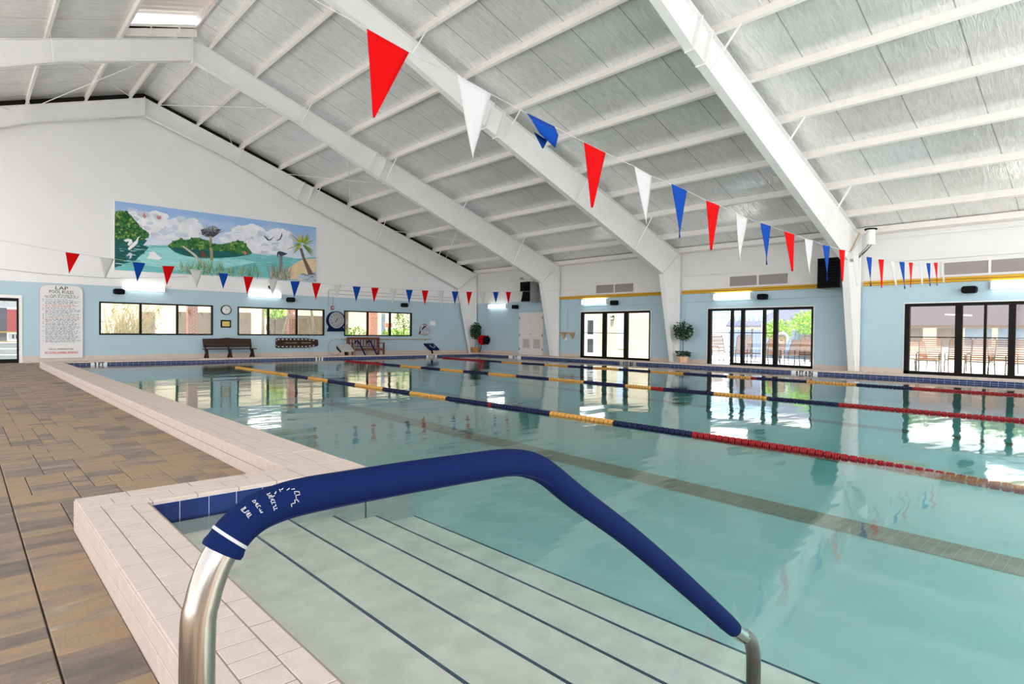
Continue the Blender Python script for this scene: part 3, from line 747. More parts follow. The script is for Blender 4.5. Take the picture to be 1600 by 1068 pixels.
conduit([(12.29, YW-.015, 2.25), (12.29, YW-.015, 2.98), (12.45, YW-.015, 3.03), (19.3, YW-.015, 2.98)], 'upper grey conduit running from the red alarm to the corner', m='grey')
conduit([(12.5, YW-.015, 2.29), (12.5, YW-.015, 2.85), (19.4, YW-.015, 2.84)], 'lower grey conduit running from the red alarm to the corner', m='grey')
conduit([(-1, YW-.015, 3.2), (2.2, YW-.015, 2.99), (4.1, YW-.012, 2.98), (6.5, YW-.03, 3.2)], 'thin cable across the white wall below the mural', r=.008, m='grey', cat='cable')
# unit heaters and flues
def heater(y, label):
    t = thing('unit_heater', label, 'heater', (19.9, y, 2.66), 0, 'unit heaters hung high on the glass door wall')
    b = MB(); b.box(.03, .60, -.33, .33, 0, .94); b.build('cabinet', 'grey', t, bevel=.012)
    f = MB(); f.box(0, .03, -.33, .33, 0, .94); f.build('front_panel', 'black', t)
    for k in range(10):
        s_ = MB(); z = .06+k*.087; s_.add([(-.045, -.30, z), (-.045, .30, z), (-.002, .30, z+.06), (-.002, -.30, z+.06), (-.045, -.3, z-.01), (-.045, .3, z-.01)], [(0, 1, 2, 3), (0, 4, 5, 1)]); s_.build('louvre', 'black', t)
    b = MB(); b.box(.2, .24, -.28, -.24, .94, 1.0); b.box(.6, .9, -.3, -.26, .7, .74); b.box(.6, .9, .26, .3, .7, .74); b.build('hanger_bracket', 'white', t)
    c = MB(); c.tube([(.45, -.33, .80), (.45, -.41, .82), (.47, -.44, .6), (.47, -.34, .5)], .012, 6); c.build('power_cable', 'black', t)
heater(20.67, 'grey unit heater with dark louvred front above the louvred double door')
heater(7.04, 'grey unit heater with dark louvred front beside the flue pipe')
t = thing('flue_pipe', 'short white vertical flue with black collar at the eave', 'flue pipe', (20.0, 5.91, 3.9))
MB().tube([(0, 0, .0), (0, 0, .48)], .12, 16).build('flue', 'white', t, smooth=True); MB().lathe([(.17, .44), (.17, .48), (.12, .49)], 16).build('collar', 'black', t)
MB().tube([(0, 0, .02), (-.02, .12, -.14), (0, .42, -.42), (.1, .7, -.42)], .05, 10).build('flue_elbow', 'chrome', t, smooth=True)
MB().tube([(-.02, .30, .40), (-.05, .5, -.1), (-.1, .65, -.35)], .018, 8).build('gas_line', 'wood_tan', t, smooth=True)
t = thing('flue_pipe', 'horizontal pale flue pipe above the heater near the louvred door', 'flue pipe', (19.95, 20.5, 3.78))
MB().tube([(0, .5, 0), (.05, -.35, .0), (.3, -.5, -.05), (.5, -.45, -.2)], .05, 10).build('flue', 'white', t, smooth=True); MB().tube([(-.01, .52, 0), (.0, .3, .0)], .06, 10).build('collar', 'grey', t)

# rules sign
t = thing('rules_sign', 'tall white lap pool rules sign with rounded top', 'sign', (2.575, YW-.015, .13))
pts = [(-.61, 0), (.61, 0), (.61, 2.30)]+[(.61-.22+.22*math.cos(a), 2.30+.22*math.sin(a)) for a in [i*PI/12 for i in range(7)]]+[(-.61+.22-.22*math.sin(a), 2.30+.22*math.cos(a)) for a in [i*PI/12 for i in range(7)]]
b = MB(); b.prism(pts, 'xz', -.02, .0); b.build('sign_board', 'sign', t)
edge = [(x*.985, -.0215, z*.99+.01) for x, z in pts]
MB().tube(edge, .006, 4, closed=True).build('border_line', 'grey', t)
RX = (PI/2, 0, 0)
text_mesh('LAP', .17, 'heading', 'text_black', t, (0, -.022, 2.40), RX, sx=1.3)
text_mesh('POOL RULES', .15, 'heading', 'text_black', t, (0, -.022, 2.27), RX, sx=.80)
rnd = random.Random(4)
def text_line(z, x0, x1, m, h=.028):
    b = MB(); x = x0
    while x < x1-.03:
        w = rnd.uniform(.035, .12); w = min(w, x1-x); k = x
        while k < x+w-.008:
            hh = h*rnd.choice((.6, .6, 1)); b.box(k, k+.011, -.0235, -.021, z, z+hh); k += .018
        b.box(x, min(x+w, x1), -.0235, -.021, z+h*.25, z+h*.38)
        x += w+.03
    b.build('text_line', m, t)
for z, a, b_ in ((2.16, -.30, .40), (2.115, -.46, .50), (2.07, -.42, .46)): text_line(z, a, b_, 'text_black', .03)
z = 2.00
for cnt, m in ((1, 'text_blue'), (3, 'text_blue'), (2, 'text_red'), (1, 'text_blue'), (3, 'text_blue'), (1, 'text_blue'), (1, 'text_blue'), (1, 'text_red'), (2, 'text_black'), (1, 'text_blue'), (2, 'text_blue'), (3, 'text_blue'), (4, 'text_blue'), (3, 'text_blue'), (2, 'text_blue')):
    bl = MB(); bl.ball((-.50, -.021, z+.012), .013, 8, 6, sc=(1, .3, 1)); bl.build('bullet', 'text_black', t)
    for k in range(cnt):
        text_line(z, -.44, .54-rnd.random()*.28 if k == cnt-1 else .54-rnd.random()*.06, m); z -= .044
    z -= .012
text_mesh('POOL TEMPERATURE', .075, 'notice', 'text_black', t, (0, -.022, .31), RX, sx=.95)
text_mesh('NO DIVING JUMPING RUNNING', .12, 'notice', 'text_red', t, (0, -.022, .19), RX, sx=.53)
# wall clock and plaque
t = thing('wall_clock', 'small round wall clock with dark rim above the gold plaque', 'clock', (7.91, YW, 1.965))
MB().lathe([(.20, 0), (.20, -.04), (.165, -.05)], 28, axis='y').build('rim', 'black', t, smooth=True); MB().lathe([(.165, -.04), (.165, -.052)], 28, axis='y').build('dial', 'clock_face', t)
b = MB()
for k in range(12):
    a = k*PI/6; b.bar((.12*math.sin(a), -.053, .12*math.cos(a)), (.15*math.sin(a), -.053, .15*math.cos(a)), .012, .004, up=(0, 1, 0))
b.build('hour_marks', 'text_black', t)
b = MB(); b.bar((0, -.055, 0), (.07, -.055, .03), .012, .004, up=(0, 1, 0)); b.build('hour_hand', 'text_black', t); b = MB(); b.bar((0, -.057, 0), (-.05, -.057, .10), .009, .004, up=(0, 1, 0)); b.build('minute_hand', 'text_black', t)
t = thing('wall_plaque', 'small gold plaque in a dark frame under the wall clock', 'plaque', (7.905, YW, 1.405))
b = MB(); b.box(-.195, .195, -.03, 0, -.155, .155); b.build('plaque_frame', 'bronze', t, bevel=.006); b = MB(); b.box(-.14, .14, -.036, -.03, -.10, .10); b.build('plaque_plate', 'gold', t)
# pace clock
t = thing('pace_clock', 'large round pace clock in a blue stand shaped frame', 'clock', (12.63, YW, 1.14))
b = MB(); n = 28
arc = [(.45*math.cos(a), .50+.42*math.sin(a)) for a in [(-.75+i*(PI+1.5)/n) for i in range(n+1)]]
b.prism([(-.42, 0), (.42, 0)]+arc, 'xz', -.14, -.015); b.build('stand', 'sleeve', t, bevel=.012)
MB().lathe([(.37, -.13), (.37, -.155), (.345, -.16)], 32, c=(0, 0, .51), axis='y').build('dial_ring', 'grey', t, smooth=True)
MB().lathe([(.35, -.15), (.35, -.158)], 32, c=(0, 0, .51), axis='y').build('dial', 'clock_face', t)
for k, tx in enumerate(('60', '5', '10', '15', '20', '25', '30', '35', '40', '45', '50', '55')):
    a = k*PI/6; text_mesh(tx, .085, 'numeral', 'text_black', t, (.27*math.sin(a), -.16, .51+.27*math.cos(a)), RX)
b = MB(); b.bar((-.07, -.163, .51-.10), (.05, -.163, .51+.10), .03, .004, up=(0, 1, 0)); b.build('sweep_hand', 'text_black', t)
# alarm
t = thing('fire_alarm', 'red fire alarm horn above the pace clock', 'alarm', (12.49, YW, 2.21))
b = MB(); b.box(-.07, .07, -.05, 0, -.08, .08); b.build('alarm_box', 'red', t, bevel=.008); MB().lathe([(.06, -.05), (.045, -.08)], 14, axis='y').build('strobe', 'pwhite', t)
# life ring
t = thing('life_ring', 'white life ring hung on the wall above the rescue pole', 'life ring', (17.5, YW-.07, 1.275))
N = 36; pts = [(.235*math.cos(2*PI*k/N), 0, .235*math.sin(2*PI*k/N)) for k in range(N)]
MB().tube(pts, .068, 12, closed=True).build('ring', 'pwhite', t, smooth=True)
for a in (.8, 2.36, 3.9, 5.5):
    p = Vector((math.cos(a), 0, math.sin(a))); q = Vector((-math.sin(a), 0, math.cos(a)))
    MB().tube([p*.235-q*.03, p*.235+q*.03], .0705, 12).build('band', 'clearstrap', t, smooth=True)
MB().tube([(-.32*math.cos(.5*k)-.02*(k % 2), -.02, .28*math.sin(.5*k-1.0)) for k in range(5)], .03, 6).build('rope_bundle', 'black', t)
MB().lathe([(.03, .05), (.02, -.07)], 8, c=(-.02, 0, .27), axis='y').build('hook', 'black', t)
tag(MB().box(17.88, 18.21, YW-.008, YW, 1.50, 1.72).build('paper_notice', 'white'), 'small pale paper notice beside the white life ring', 'notice')
# rescue pole with hook
t = thing('rescue_pole', 'long tan rescue pole with a wire hook lying along the mural wall', 'rescue pole', (12.9, YW-.06, .78))
MB().tube([(0, 0, 0), (4.99, 0, 0)], .02, 8).build('pole', 'wood_tan', t, smooth=True)
MB().tube([(0, 0, 0)]+[(-.30+.34*math.cos(a)*1.0, -.02, -.36+.36*math.sin(a)) for a in [PI/2+k*.27 for k in range(0, 17)]], .012, 6).build('hook_loop', 'grey', t, smooth=True)
for x in (.3, 2.5, 4.7): MB().box(x-.015, x+.015, -.02, .06, -.05, -.015).build('wall_hook', 'grey', t)
# spine board
t = thing('spine_board', 'brown spine board with hand slots leaning on the mural wall', 'rescue board', (9.9, YW-.05, .41))
b = MB(); o = [(0, .02), (.05, 0), (1.30, 0), (1.86, .07), (1.89, .10), (1.89, .32), (1.86, .36), (1.30, .42), (.05, .42), (0, .40)]
b.prism(o, 'xz', -.03, .02); b.build('board', 'board_brown', t, bevel=.008)
for k in range(10):
    for s_ in (0, 1):
        x = .12+k*.172; zz = (.055 if s_ == 0 else .365); sh = max(0, (x-1.30))*.11; zz += sh if s_ == 0 else -sh
        h = MB(); h.box(x-.04, x+.04, -.033, -.029, zz-.016, zz+.016); h.build('hand_slot', 'sign', t)
for xa, xb in ((.40, .92), (1.12, 1.56)): MB().box(xa, xb, -.034, -.03, .20, .225).build('strap', 'wood_tan', t)
for z in (.1, .32): MB().box(.02, .04, -.033, -.029, z-.03, z+.03).build('hand_slot', 'sign', t)
for x in (.3, 1.5): MB().box(x-.02, x+.02, -.02, .05, -.04, .0).build('wall_hook', 'grey', t)
# wooden wall bracket
t = thing('wall_bracket', 'weathered wooden bracket rack on the blue wall beside a drop conduit', 'wall rack', (XW, 18.67, 1.15), -PI/2)
b = MB(); b.box(-.44, .44, -.10, 0, 0, .06); b.build('rail', 'wood_tan', t, bevel=.01)
for x in (-.24, .30): b = MB(); b.prism([(x-.14, 0), (x+.10, 0), (x+.09, -.12), (x+.01, -.24), (x-.05, -.13)], 'xz', -.08, -.01); b.build('bracket_foot', 'wood_tan', t)
tag(MB().box(XW-.03, XW, 18.75, 18.85, .83, .93).build('outlet_box', 'white'), 'small pale outlet box under the wooden bracket rack', 'outlet')
# hose reel
t = thing('hose_reel', 'red garden hose reel on the blue wall near the corner', 'hose reel', (XW, 24.55, .75), -PI/2)
MB().lathe([(.05, -.08), (.23, -.10), (.25, -.14), (.25, -.36), (.23, -.40), (.05, -.41)], 22, axis='y').build('drum', 'red', t, smooth=True)
b = MB(); b.bar((0, -.05, .16), (.36, -.2, .2), .09, .07); b.bar((0, -.05, -.16), (.36, -.2, -.2), .09, .07); b.box(-.05, .05, -.1, 0, -.2, .2); b.tube([(.2, -.25, 0), (.36, -.25, 0)], .2, 14); b.build('mount', 'black', t)
MB().tube([(-.15, -.25, -.18), (-.16, -.25, -.45), (-.22, -.25, -.63), (-.30, -.25, -.62), (-.34, -.24, -.35), (-.33, -.2, .0)], .018, 8).build('hose', 'sleeve_seam', t, smooth=True)

# mural
MURAL =  {'cloud1': [(4.51, 5.32), (4.62, 5.5), (4.77, 5.55), (4.95, 5.44), (5.09, 5.38), (5.22, 5.53), (5.41, 5.61), (5.59, 5.53), (5.68, 5.41), (5.83, 5.3), (6.06, 5.41), (6.26, 5.47), (6.5, 5.41), (6.7, 5.39), (6.95, 5.31), (7.05, 5.13), (6.9, 4.73), (6.45, 4.68), (5.5, 4.57), (4.82, 4.85)], 'cloud2': [(7.62, 4.81), (7.83, 5.06), (8.15, 5.15), (8.42, 5.39), (8.81, 5.51), (9.15, 5.52), (9.38, 5.42), (9.49, 5.29), (9.73, 5.45), (10.02, 5.45), (10.26, 5.35), (10.57, 5.39), (10.57, 4.6), (9.67, 4.39), (8.98, 4.36), (8.53, 4.63), (7.99, 4.74)], 'water': [(4.11, 4.14), (5.18, 4.28), (5.83, 4.34), (6.95, 4.35), (8.87, 4.33), (9.97, 4.35), (10.88, 4.3), (11.67, 4.45), (11.69, 3.31), (9.1, 3.37), (5.97, 3.24), (4.11, 3.26)], 'water_light': [(5.18, 4.17), (5.83, 4.26), (6.26, 4.01), (6.95, 3.94), (8.53, 4.06), (9.09, 3.99), (7.99, 3.67), (6.26, 3.42), (5.04, 3.54), (4.82, 3.77)], 'mangrove': [(4.12, 5.32), (4.25, 5.43), (4.47, 5.42), (4.62, 5.31), (4.71, 5.17), (4.84, 5.04), (4.89, 4.89), (5.09, 4.81), (5.19, 4.69), (5.13, 4.55), (4.95, 4.43), (4.6, 4.42), (4.11, 4.41)], 'mangrove_shadow': [(4.11, 4.46), (4.6, 4.44), (5.0, 4.51), (5.13, 4.45), (5.0, 4.26), (5.18, 4.2), (5.04, 4.0), (4.82, 3.77), (4.77, 3.67), (4.42, 3.53), (4.11, 3.36)], 'island': [(5.8, 4.31), (5.99, 4.52), (6.26, 4.63), (6.45, 4.6), (6.7, 4.73), (6.9, 4.76), (7.13, 4.67), (7.46, 4.57), (7.72, 4.59), (8.1, 4.7), (8.31, 4.8), (8.53, 4.8), (8.7, 4.62), (8.87, 4.43), (8.92, 4.32), (8.53, 4.26), (7.99, 4.35), (6.95, 4.3), (6.26, 4.28)], 'island_shadow': [(5.8, 4.31), (6.26, 4.31), (6.95, 4.32), (7.99, 4.37), (8.53, 4.29), (8.87, 4.29), (8.31, 4.14), (7.72, 4.04), (6.95, 3.97), (6.45, 4.0), (6.06, 4.1)], 'log': [(6.28, 4.36), (6.35, 4.38), (6.75, 4.11), (7.18, 3.66), (7.08, 3.66), (6.65, 4.08)], 'pole': [(7.27, 4.94), (7.35, 4.95), (7.42, 3.91), (7.3, 3.9)], 'nest': [(6.95, 5.07), (7.1, 5.13), (7.33, 5.03), (7.56, 5.18), (7.69, 5.17), (7.59, 4.98), (7.41, 4.83), (7.18, 4.81), (7.01, 4.88)], 'nestgrey': [(7.13, 5.13), (7.28, 5.24), (7.46, 5.29), (7.59, 5.23), (7.56, 5.08), (7.3, 5.0)], 'beach': [(10.33, 3.47), (10.42, 3.83), (10.88, 4.18), (11.13, 4.29), (11.66, 4.37), (11.68, 3.34), (11.2, 3.37), (10.39, 3.39)], 'beach_blue': [(10.7, 3.4), (11.01, 3.64), (11.52, 3.8), (11.68, 3.75), (11.68, 3.33), (10.89, 3.34)], 'trunk': [(10.91, 4.76), (11.04, 4.77), (11.17, 4.35), (11.52, 3.74), (11.62, 3.65), (11.33, 3.62), (11.07, 4.28)], 'post': [(10.04, 4.37), (10.17, 4.37), (10.21, 3.34), (10.06, 3.33)], 'pelican': [(9.94, 4.47), (10.04, 4.55), (10.18, 4.52), (10.4, 4.47), (10.27, 4.39), (10.12, 4.34), (10.0, 4.4), (9.97, 4.24), (9.94, 4.36)], 'egret': [(4.51, 4.08), (4.66, 4.3), (4.77, 4.41), (4.83, 4.54), (4.93, 4.58), (4.85, 4.51), (4.82, 4.31), (4.69, 4.15), (4.55, 4.03)], 'egret_legs': [(4.66, 4.14), (4.68, 4.15), (4.69, 3.92), (4.67, 3.91)], 'egret2': [(4.38, 4.37), (4.51, 4.45), (4.64, 4.43), (4.66, 4.32), (4.55, 4.18), (4.5, 4.23), (4.55, 4.35), (4.45, 4.32)], 'egret3': [(5.11, 3.77), (5.22, 3.97), (5.16, 4.02), (5.36, 4.06), (5.5, 3.91), (5.62, 3.85), (5.5, 3.76), (5.32, 3.78)], 'egret_refl': [(4.45, 3.82), (4.58, 3.95), (4.66, 3.91), (4.62, 3.76), (4.55, 3.7), (4.58, 3.83)], 'osprey': [(6.95, 4.22), (7.03, 4.25), (7.13, 4.12), (7.18, 4.0), (7.05, 4.01), (6.97, 4.08)], 'bird2': [(8.55, 4.37), (8.64, 4.42), (8.7, 4.3), (8.62, 4.24)], 'pink1': [(4.97, 5.31), (5.04, 5.5), (5.06, 5.37), (5.12, 5.38), (5.06, 5.27), (5.04, 5.22), (5.02, 5.3)], 'pink2': [(5.43, 5.35), (5.48, 5.43), (5.52, 5.37), (5.57, 5.45), (5.58, 5.33), (5.5, 5.26)], 'gull1': [(9.35, 5.14), (9.46, 5.09), (9.61, 4.98), (9.84, 5.15), (9.67, 4.96), (9.55, 4.93), (9.43, 5.05)], 'gull2': [(9.9, 4.98), (10.04, 5.06), (10.11, 5.21), (10.14, 5.35), (10.17, 5.22), (10.08, 5.03), (9.93, 4.96)], 'crown': [(11.04, 4.92)], 'corners': [(4.1, 5.77), (11.67, 5.75), (11.69, 3.31), (4.11, 3.26)]}
def pmat(name, rgb, **k): M[name] = mat(name, srgb(*rgb), .55, **k); return name
def sky_mat():
    mt = bpy.data.materials.new('painted sky'); n, l, b = nodes_of(mt); b.inputs['Roughness'].default_value = .55
    tc = n.new('ShaderNodeTexCoord'); sx = n.new('ShaderNodeSeparateXYZ'); l.new(tc.outputs['Object'], sx.inputs[0])
    ns = n.new('ShaderNodeTexNoise'); ns.inputs['Scale'].default_value = 1.6; ns.inputs['Detail'].default_value = 6
    mp = n.new('ShaderNodeMapping'); mp.inputs['Scale'].default_value = (.6, 1, 1.6); l.new(tc.outputs['Object'], mp.inputs[0]); l.new(mp.outputs[0], ns.inputs['Vector'])
    ma = n.new('ShaderNodeMath'); ma.operation = 'MULTIPLY_ADD'; ma.inputs[1].default_value = 1.6; ma.inputs[2].default_value = -.8; l.new(ns.outputs[0], ma.inputs[0])
    ad = n.new('ShaderNodeMath'); ad.operation = 'ADD'; l.new(sx.outputs['Z'], ad.inputs[0]); l.new(ma.outputs[0], ad.inputs[1])
    mr = n.new('ShaderNodeMapRange'); mr.inputs[1].default_value = 4.2; mr.inputs[2].default_value = 5.7; l.new(ad.outputs[0], mr.inputs[0])
    r = n.new('ShaderNodeValToRGB'); e = r.color_ramp.elements
    e[0].position = 0; e[0].color = srgb(214, 218, 232)+(1,); e[1].position = 1; e[1].color = srgb(142, 178, 226)+(1,)
    x = e.new(.55); x.color = srgb(180, 200, 230)+(1,)
    l.new(mr.outputs[0], r.inputs[0]); l.new(r.outputs[0], b.inputs['Base Color']); return mt
M['m_sky'] = sky_mat()
for nm, rgb, k in (('m_cloud', (226, 228, 236), dict(var=.10, vscale=3, detail=6)), ('m_cloud2', (196, 204, 222), dict(var=.1, vscale=4)), ('m_water', (112, 186, 190), dict(var=.12, vscale=5, stretch=(.4, 1, 3))),
    ('m_water2', (150, 212, 212), dict(var=.10, vscale=6, stretch=(.4, 1, 3))), ('m_green', (34, 84, 48), {}), ('m_green2', (62, 118, 58), {}), ('m_green3', (128, 158, 70), {}), ('m_teal', (24, 92, 92), dict(var=.3, vscale=6, stretch=(.5, 1, 3))),
    ('m_log', (196, 188, 176), {}), ('m_pole', (150, 146, 112), dict(var=.2, vscale=12)), ('m_nest', (66, 62, 62), {}), ('m_nest2', (150, 150, 156), dict(var=.3, vscale=20)), ('m_sand', (222, 198, 160), dict(var=.08, vscale=6)),
    ('m_sandblue', (168, 186, 206), dict(var=.12, vscale=6)), ('m_trunk', (110, 92, 84), dict(var=.3, vscale=14)), ('m_white', (232, 234, 236), {}), ('m_grey', (120, 124, 130), {}), ('m_brown', (110, 66, 52), {}), ('m_pink', (196, 130, 128), {}),
    ('m_dark', (60, 66, 76), {}), ('m_palm', (112, 140, 44), dict(var=.3, vscale=20)), ('m_yel', (190, 180, 80), {}), ('m_grass', (96, 128, 96), {}), ('m_grass2', (168, 172, 128), {})):
    pmat(nm, rgb, **k)
MS = ['m_sky', 'm_cloud', 'm_cloud2', 'm_water', 'm_water2', 'm_green', 'm_green2', 'm_green3', 'm_teal', 'm_log', 'm_pole', 'm_nest', 'm_nest2', 'm_sand', 'm_sandblue', 'm_trunk', 'm_white', 'm_grey', 'm_brown', 'm_pink', 'm_dark', 'm_palm', 'm_yel', 'm_grass', 'm_grass2']
mi = {k: i for i, k in enumerate(MS)}
rnd = random.Random(21)
mb = MB(); lay = [0]
MX0, MX1, MZ0, MZ1 = 4.11, 11.69, 3.285, 5.76
def poly(pts, m):
    lay[0] += 1; y = YW-.052-.0004*lay[0]
    pts = [(min(max(a, MX0), MX1), min(max(b, MZ0), MZ1)) for a, b in pts]
    mb.add([(a, y, b) for a, b in pts], [tuple(range(len(pts)))], mi[m])
def inside(p, q):
    c = False; n = len(q); j = n-1
    for i in range(n):
        if (q[i][1] > p[1]) != (q[j][1] > p[1]) and p[0] < (q[j][0]-q[i][0])*(p[1]-q[i][1])/(q[j][1]-q[i][1])+q[i][0]: c = not c
        j = i
    return c
def dabs(q, n, r0, r1, ms, sq=1.0, grow=0.0):
    xs = [a for a, b in q]; zs = [b for a, b in q]; k = 0; lay[0] += 1; y = YW-.052-.0004*lay[0]; tries = 0
    while k < n and tries < n*30:
        tries += 1
        p = (rnd.uniform(min(xs)-grow, max(xs)+grow), rnd.uniform(min(zs)-grow, max(zs)+grow))
        if not inside(p, q): continue
        r = rnd.uniform(r0, r1); s = 6; a0 = rnd.random()*6
        pts = [(p[0]+r*(.7+.5*rnd.random())*math.cos(a0+i*2*PI/s), p[1]+sq*r*(.7+.5*rnd.random())*math.sin(a0+i*2*PI/s)) for i in range(s)]
        pts = [(min(max(a, MX0), MX1), min(max(b, MZ0), MZ1)) for a, b in pts]
        mb.add([(a, y-.00001*k, b) for a, b in pts], [tuple(range(s))], mi[rnd.choice(ms)]); k += 1
def blade(x, z, dx, dz, w, m):
    y = YW-.052-.0004*lay[0]
    q = [(x-w, z), (x+w, z), (x+dx, z+dz)]; q = [(min(max(a, MX0), MX1), min(max(b, MZ0), MZ1)) for a, b in q]
    mb.add([(a, y-.000002*len(mb.f), b) for a, b in q], [(0, 1, 2)], mi[m])
poly([(MX0, MZ0), (MX1, MZ0), (MX1, MZ1), (MX0, MZ1)], 'm_sky')
poly(MURAL['cloud1'], 'm_cloud'); dabs(MURAL['cloud1'], 70, .08, .26, ['m_cloud', 'm_cloud', 'm_cloud', 'm_cloud2'], .6)
poly(MURAL['cloud2'], 'm_cloud'); dabs(MURAL['cloud2'], 80, .08, .26, ['m_cloud', 'm_cloud', 'm_cloud2'], .6)
poly(MURAL['water'], 'm_water'); poly(MURAL['water_light'], 'm_water2'); dabs(MURAL['water'], 160, .04, .16, ['m_water', 'm_water2', 'm_water2'], .14)
poly(MURAL['mangrove_shadow'], 'm_teal'); dabs(MURAL['mangrove_shadow'], 60, .03, .10, ['m_teal', 'm_green'], .3)
poly(MURAL['mangrove'], 'm_green'); dabs(MURAL['mangrove'], 260, .02, .06, ['m_green', 'm_green2', 'm_green2', 'm_green3'])
poly(MURAL['island_shadow'], 'm_teal'); poly(MURAL['island'], 'm_green2'); dabs(MURAL['island'], 240, .02, .07, ['m_green', 'm_green', 'm_green2', 'm_green2', 'm_green3'])
dabs(MURAL['island_shadow'], 60, .03, .09, ['m_teal', 'm_green'], .4)
poly(MURAL['beach'], 'm_sand'); poly(MURAL['beach_blue'], 'm_sandblue'); dabs(MURAL['beach_blue'], 40, .04, .12, ['m_sandblue', 'm_sand', 'm_grey'], .3)
poly(MURAL['pole'], 'm_pole'); poly(MURAL['nestgrey'], 'm_nest2'); poly(MURAL['nest'], 'm_nest'); dabs(MURAL['nest'], 60, .015, .05, ['m_nest', 'm_nest2', 'm_dark'], .5)
lay[0] += 1
for k in range(46):
    a = rnd.uniform(.1, PI-.1); blade(7.33+rnd.uniform(-.28, .28), 5.02, .42*math.cos(a)*rnd.uniform(.6, 1.2), .38*math.sin(a)*rnd.uniform(.3, 1), .012, rnd.choice(['m_nest', 'm_dark', 'm_nest2']))
poly(MURAL['log'], 'm_log'); poly(MURAL['trunk'], 'm_trunk')
lay[0] += 1
for k in range(60):
    a = rnd.uniform(-.9, PI+.9); L = rnd.uniform(.42, .74); cx, cz = 11.04, 4.95
    blade(cx+.1*math.cos(a), cz+.08*math.sin(a), L*math.cos(a), L*.9*math.sin(a)-.10, .045, rnd.choice(['m_palm', 'm_palm', 'm_green3', 'm_yel', 'm_green2']))
lay[0] += 1
for k in range(260):
    x = rnd.uniform(6.2, 9.2); h = rnd.uniform(.15, .55)*(.6+.4*math.sin((x-6.2)*1.6)**2); blade(x, MZ0+rnd.uniform(0, .35), rnd.uniform(-.2, .2), h, .014, rnd.choice(['m_grass', 'm_grass2', 'm_green2', 'm_green3', 'm_water']))
for k in range(110):
    x = rnd.uniform(9.65, 10.5); blade(x, MZ0+rnd.uniform(0, .2), rnd.uniform(-.35, .3), rnd.uniform(.25, .75), .013, rnd.choice(['m_grass2', 'm_grass', 'm_log', 'm_trunk']))
poly(MURAL['post'], 'm_grey'); poly(MURAL['pelican'], 'm_dark')
for k, m_ in (('egret', 'm_white'), ('egret_legs', 'm_dark'), ('egret2', 'm_white'), ('egret3', 'm_white'), ('egret_refl', 'm_cloud2'), ('osprey', 'm_brown'), ('bird2', 'm_pink'), ('pink1', 'm_pink'), ('pink2', 'm_pink'), ('gull1', 'm_dark'), ('gull2', 'm_dark')): poly(MURAL[k], m_)
t = thing('mural_panel', 'long painted mural of birds, mangroves and a palm by blue water', 'mural', (0, 0, 0))
mb.build('painting', MS, t)
b = MB(); b.box(MX0-.01, MX1+.01, YW-.05, YW, MZ0-.02, MZ1+.02); b.build('backing_board', 'white', t)
b = MB()
for x in (5.6, 7.1, 8.5): b.box(x-.08, x-.05, YW-.058, YW-.05, 5.765, 5.78); b.box(x+.05, x+.08, YW-.058, YW-.05, 5.765, 5.78)
b.build('clip', 'brick', t)

# ================================================================== BENCHES, BLOCKS, RAILS AT THE FAR END
t = thing('park_bench', 'dark brown plank bench under the wall clock', 'bench', (7.90, 25.1, 0))
for k in range(3):
    z = .47+k*.125; b = MB()
    if k < 2: b.bar((-.92, .22+.035*k, z+.055), (.92, .22+.035*k, z+.055), .03, .115, up=(0, .25, 1))
    else: b.prism([(-.92, .70), (.92, .70), (.92, .81), (.3, .82), (0, .85), (-.3, .82), (-.92, .81)], 'xz', .275, .305)
    b.build('back_plank', 'wood_dark', t, bevel=.006)
for k in range(3):
    b = MB(); b.box(-.98, .98, -.22+k*.135, -.22+k*.135+.125, .39, .425); b.build('seat_plank', 'wood_dark', t, bevel=.006)
for x in (-.86, 0, .86):
    b = MB(); b.bar((x, -.02, .39), (x, -.23, 0), .08, .05, up=(0, 1, .3)); b.build('leg', 'wood_dark', t)
    b = MB(); b.bar((x, -.02, .30), (x, .22, 0), .08, .05, up=(0, 1, .3)); b.bar((x, .10, .30), (x, .34, .80), .06, .04, up=(0, 1, 0)); b.build('leg', 'wood_dark', t)
t = thing('slatted_bench', 'reddish wooden slatted garden bench with arms under the strip window', 'bench', (13.85, 24.95, 0))
W_ = .83
b = MB(); b.box(-W_, W_, .26, .30, .80, .88); b.build('top_rail', 'wood_red', t, bevel=.01); b = MB(); b.box(-W_, W_, .24, .28, .42, .47); b.build('lower_rail', 'wood_red', t)
for k in range(11): x = -.72+k*.144; MB().box(x-.03, x+.03, .255, .275, .47, .80).build('back_slat', 'wood_red', t)
for k in range(5): y = -.22+k*.095; MB().box(-W_, W_, y, y+.075, .345, .375).build('seat_slat', 'wood_red', t)
MB().box(-W_, W_, -.235, -.205, .27, .345).build('front_rail', 'wood_red', t)
for s_ in (-1, 1):
    x = s_*(W_-.03); MB().box(x-.035, x+.035, .23, .30, 0, .88).build('leg', 'wood_red', t); MB().box(x-.035, x+.035, -.24, -.17, 0, .60).build('leg', 'wood_red', t)
    b = MB(); b.box(x-.045, x+.045, -.27, .28, .60, .635); b.build('armrest', 'wood_red', t, bevel=.008)
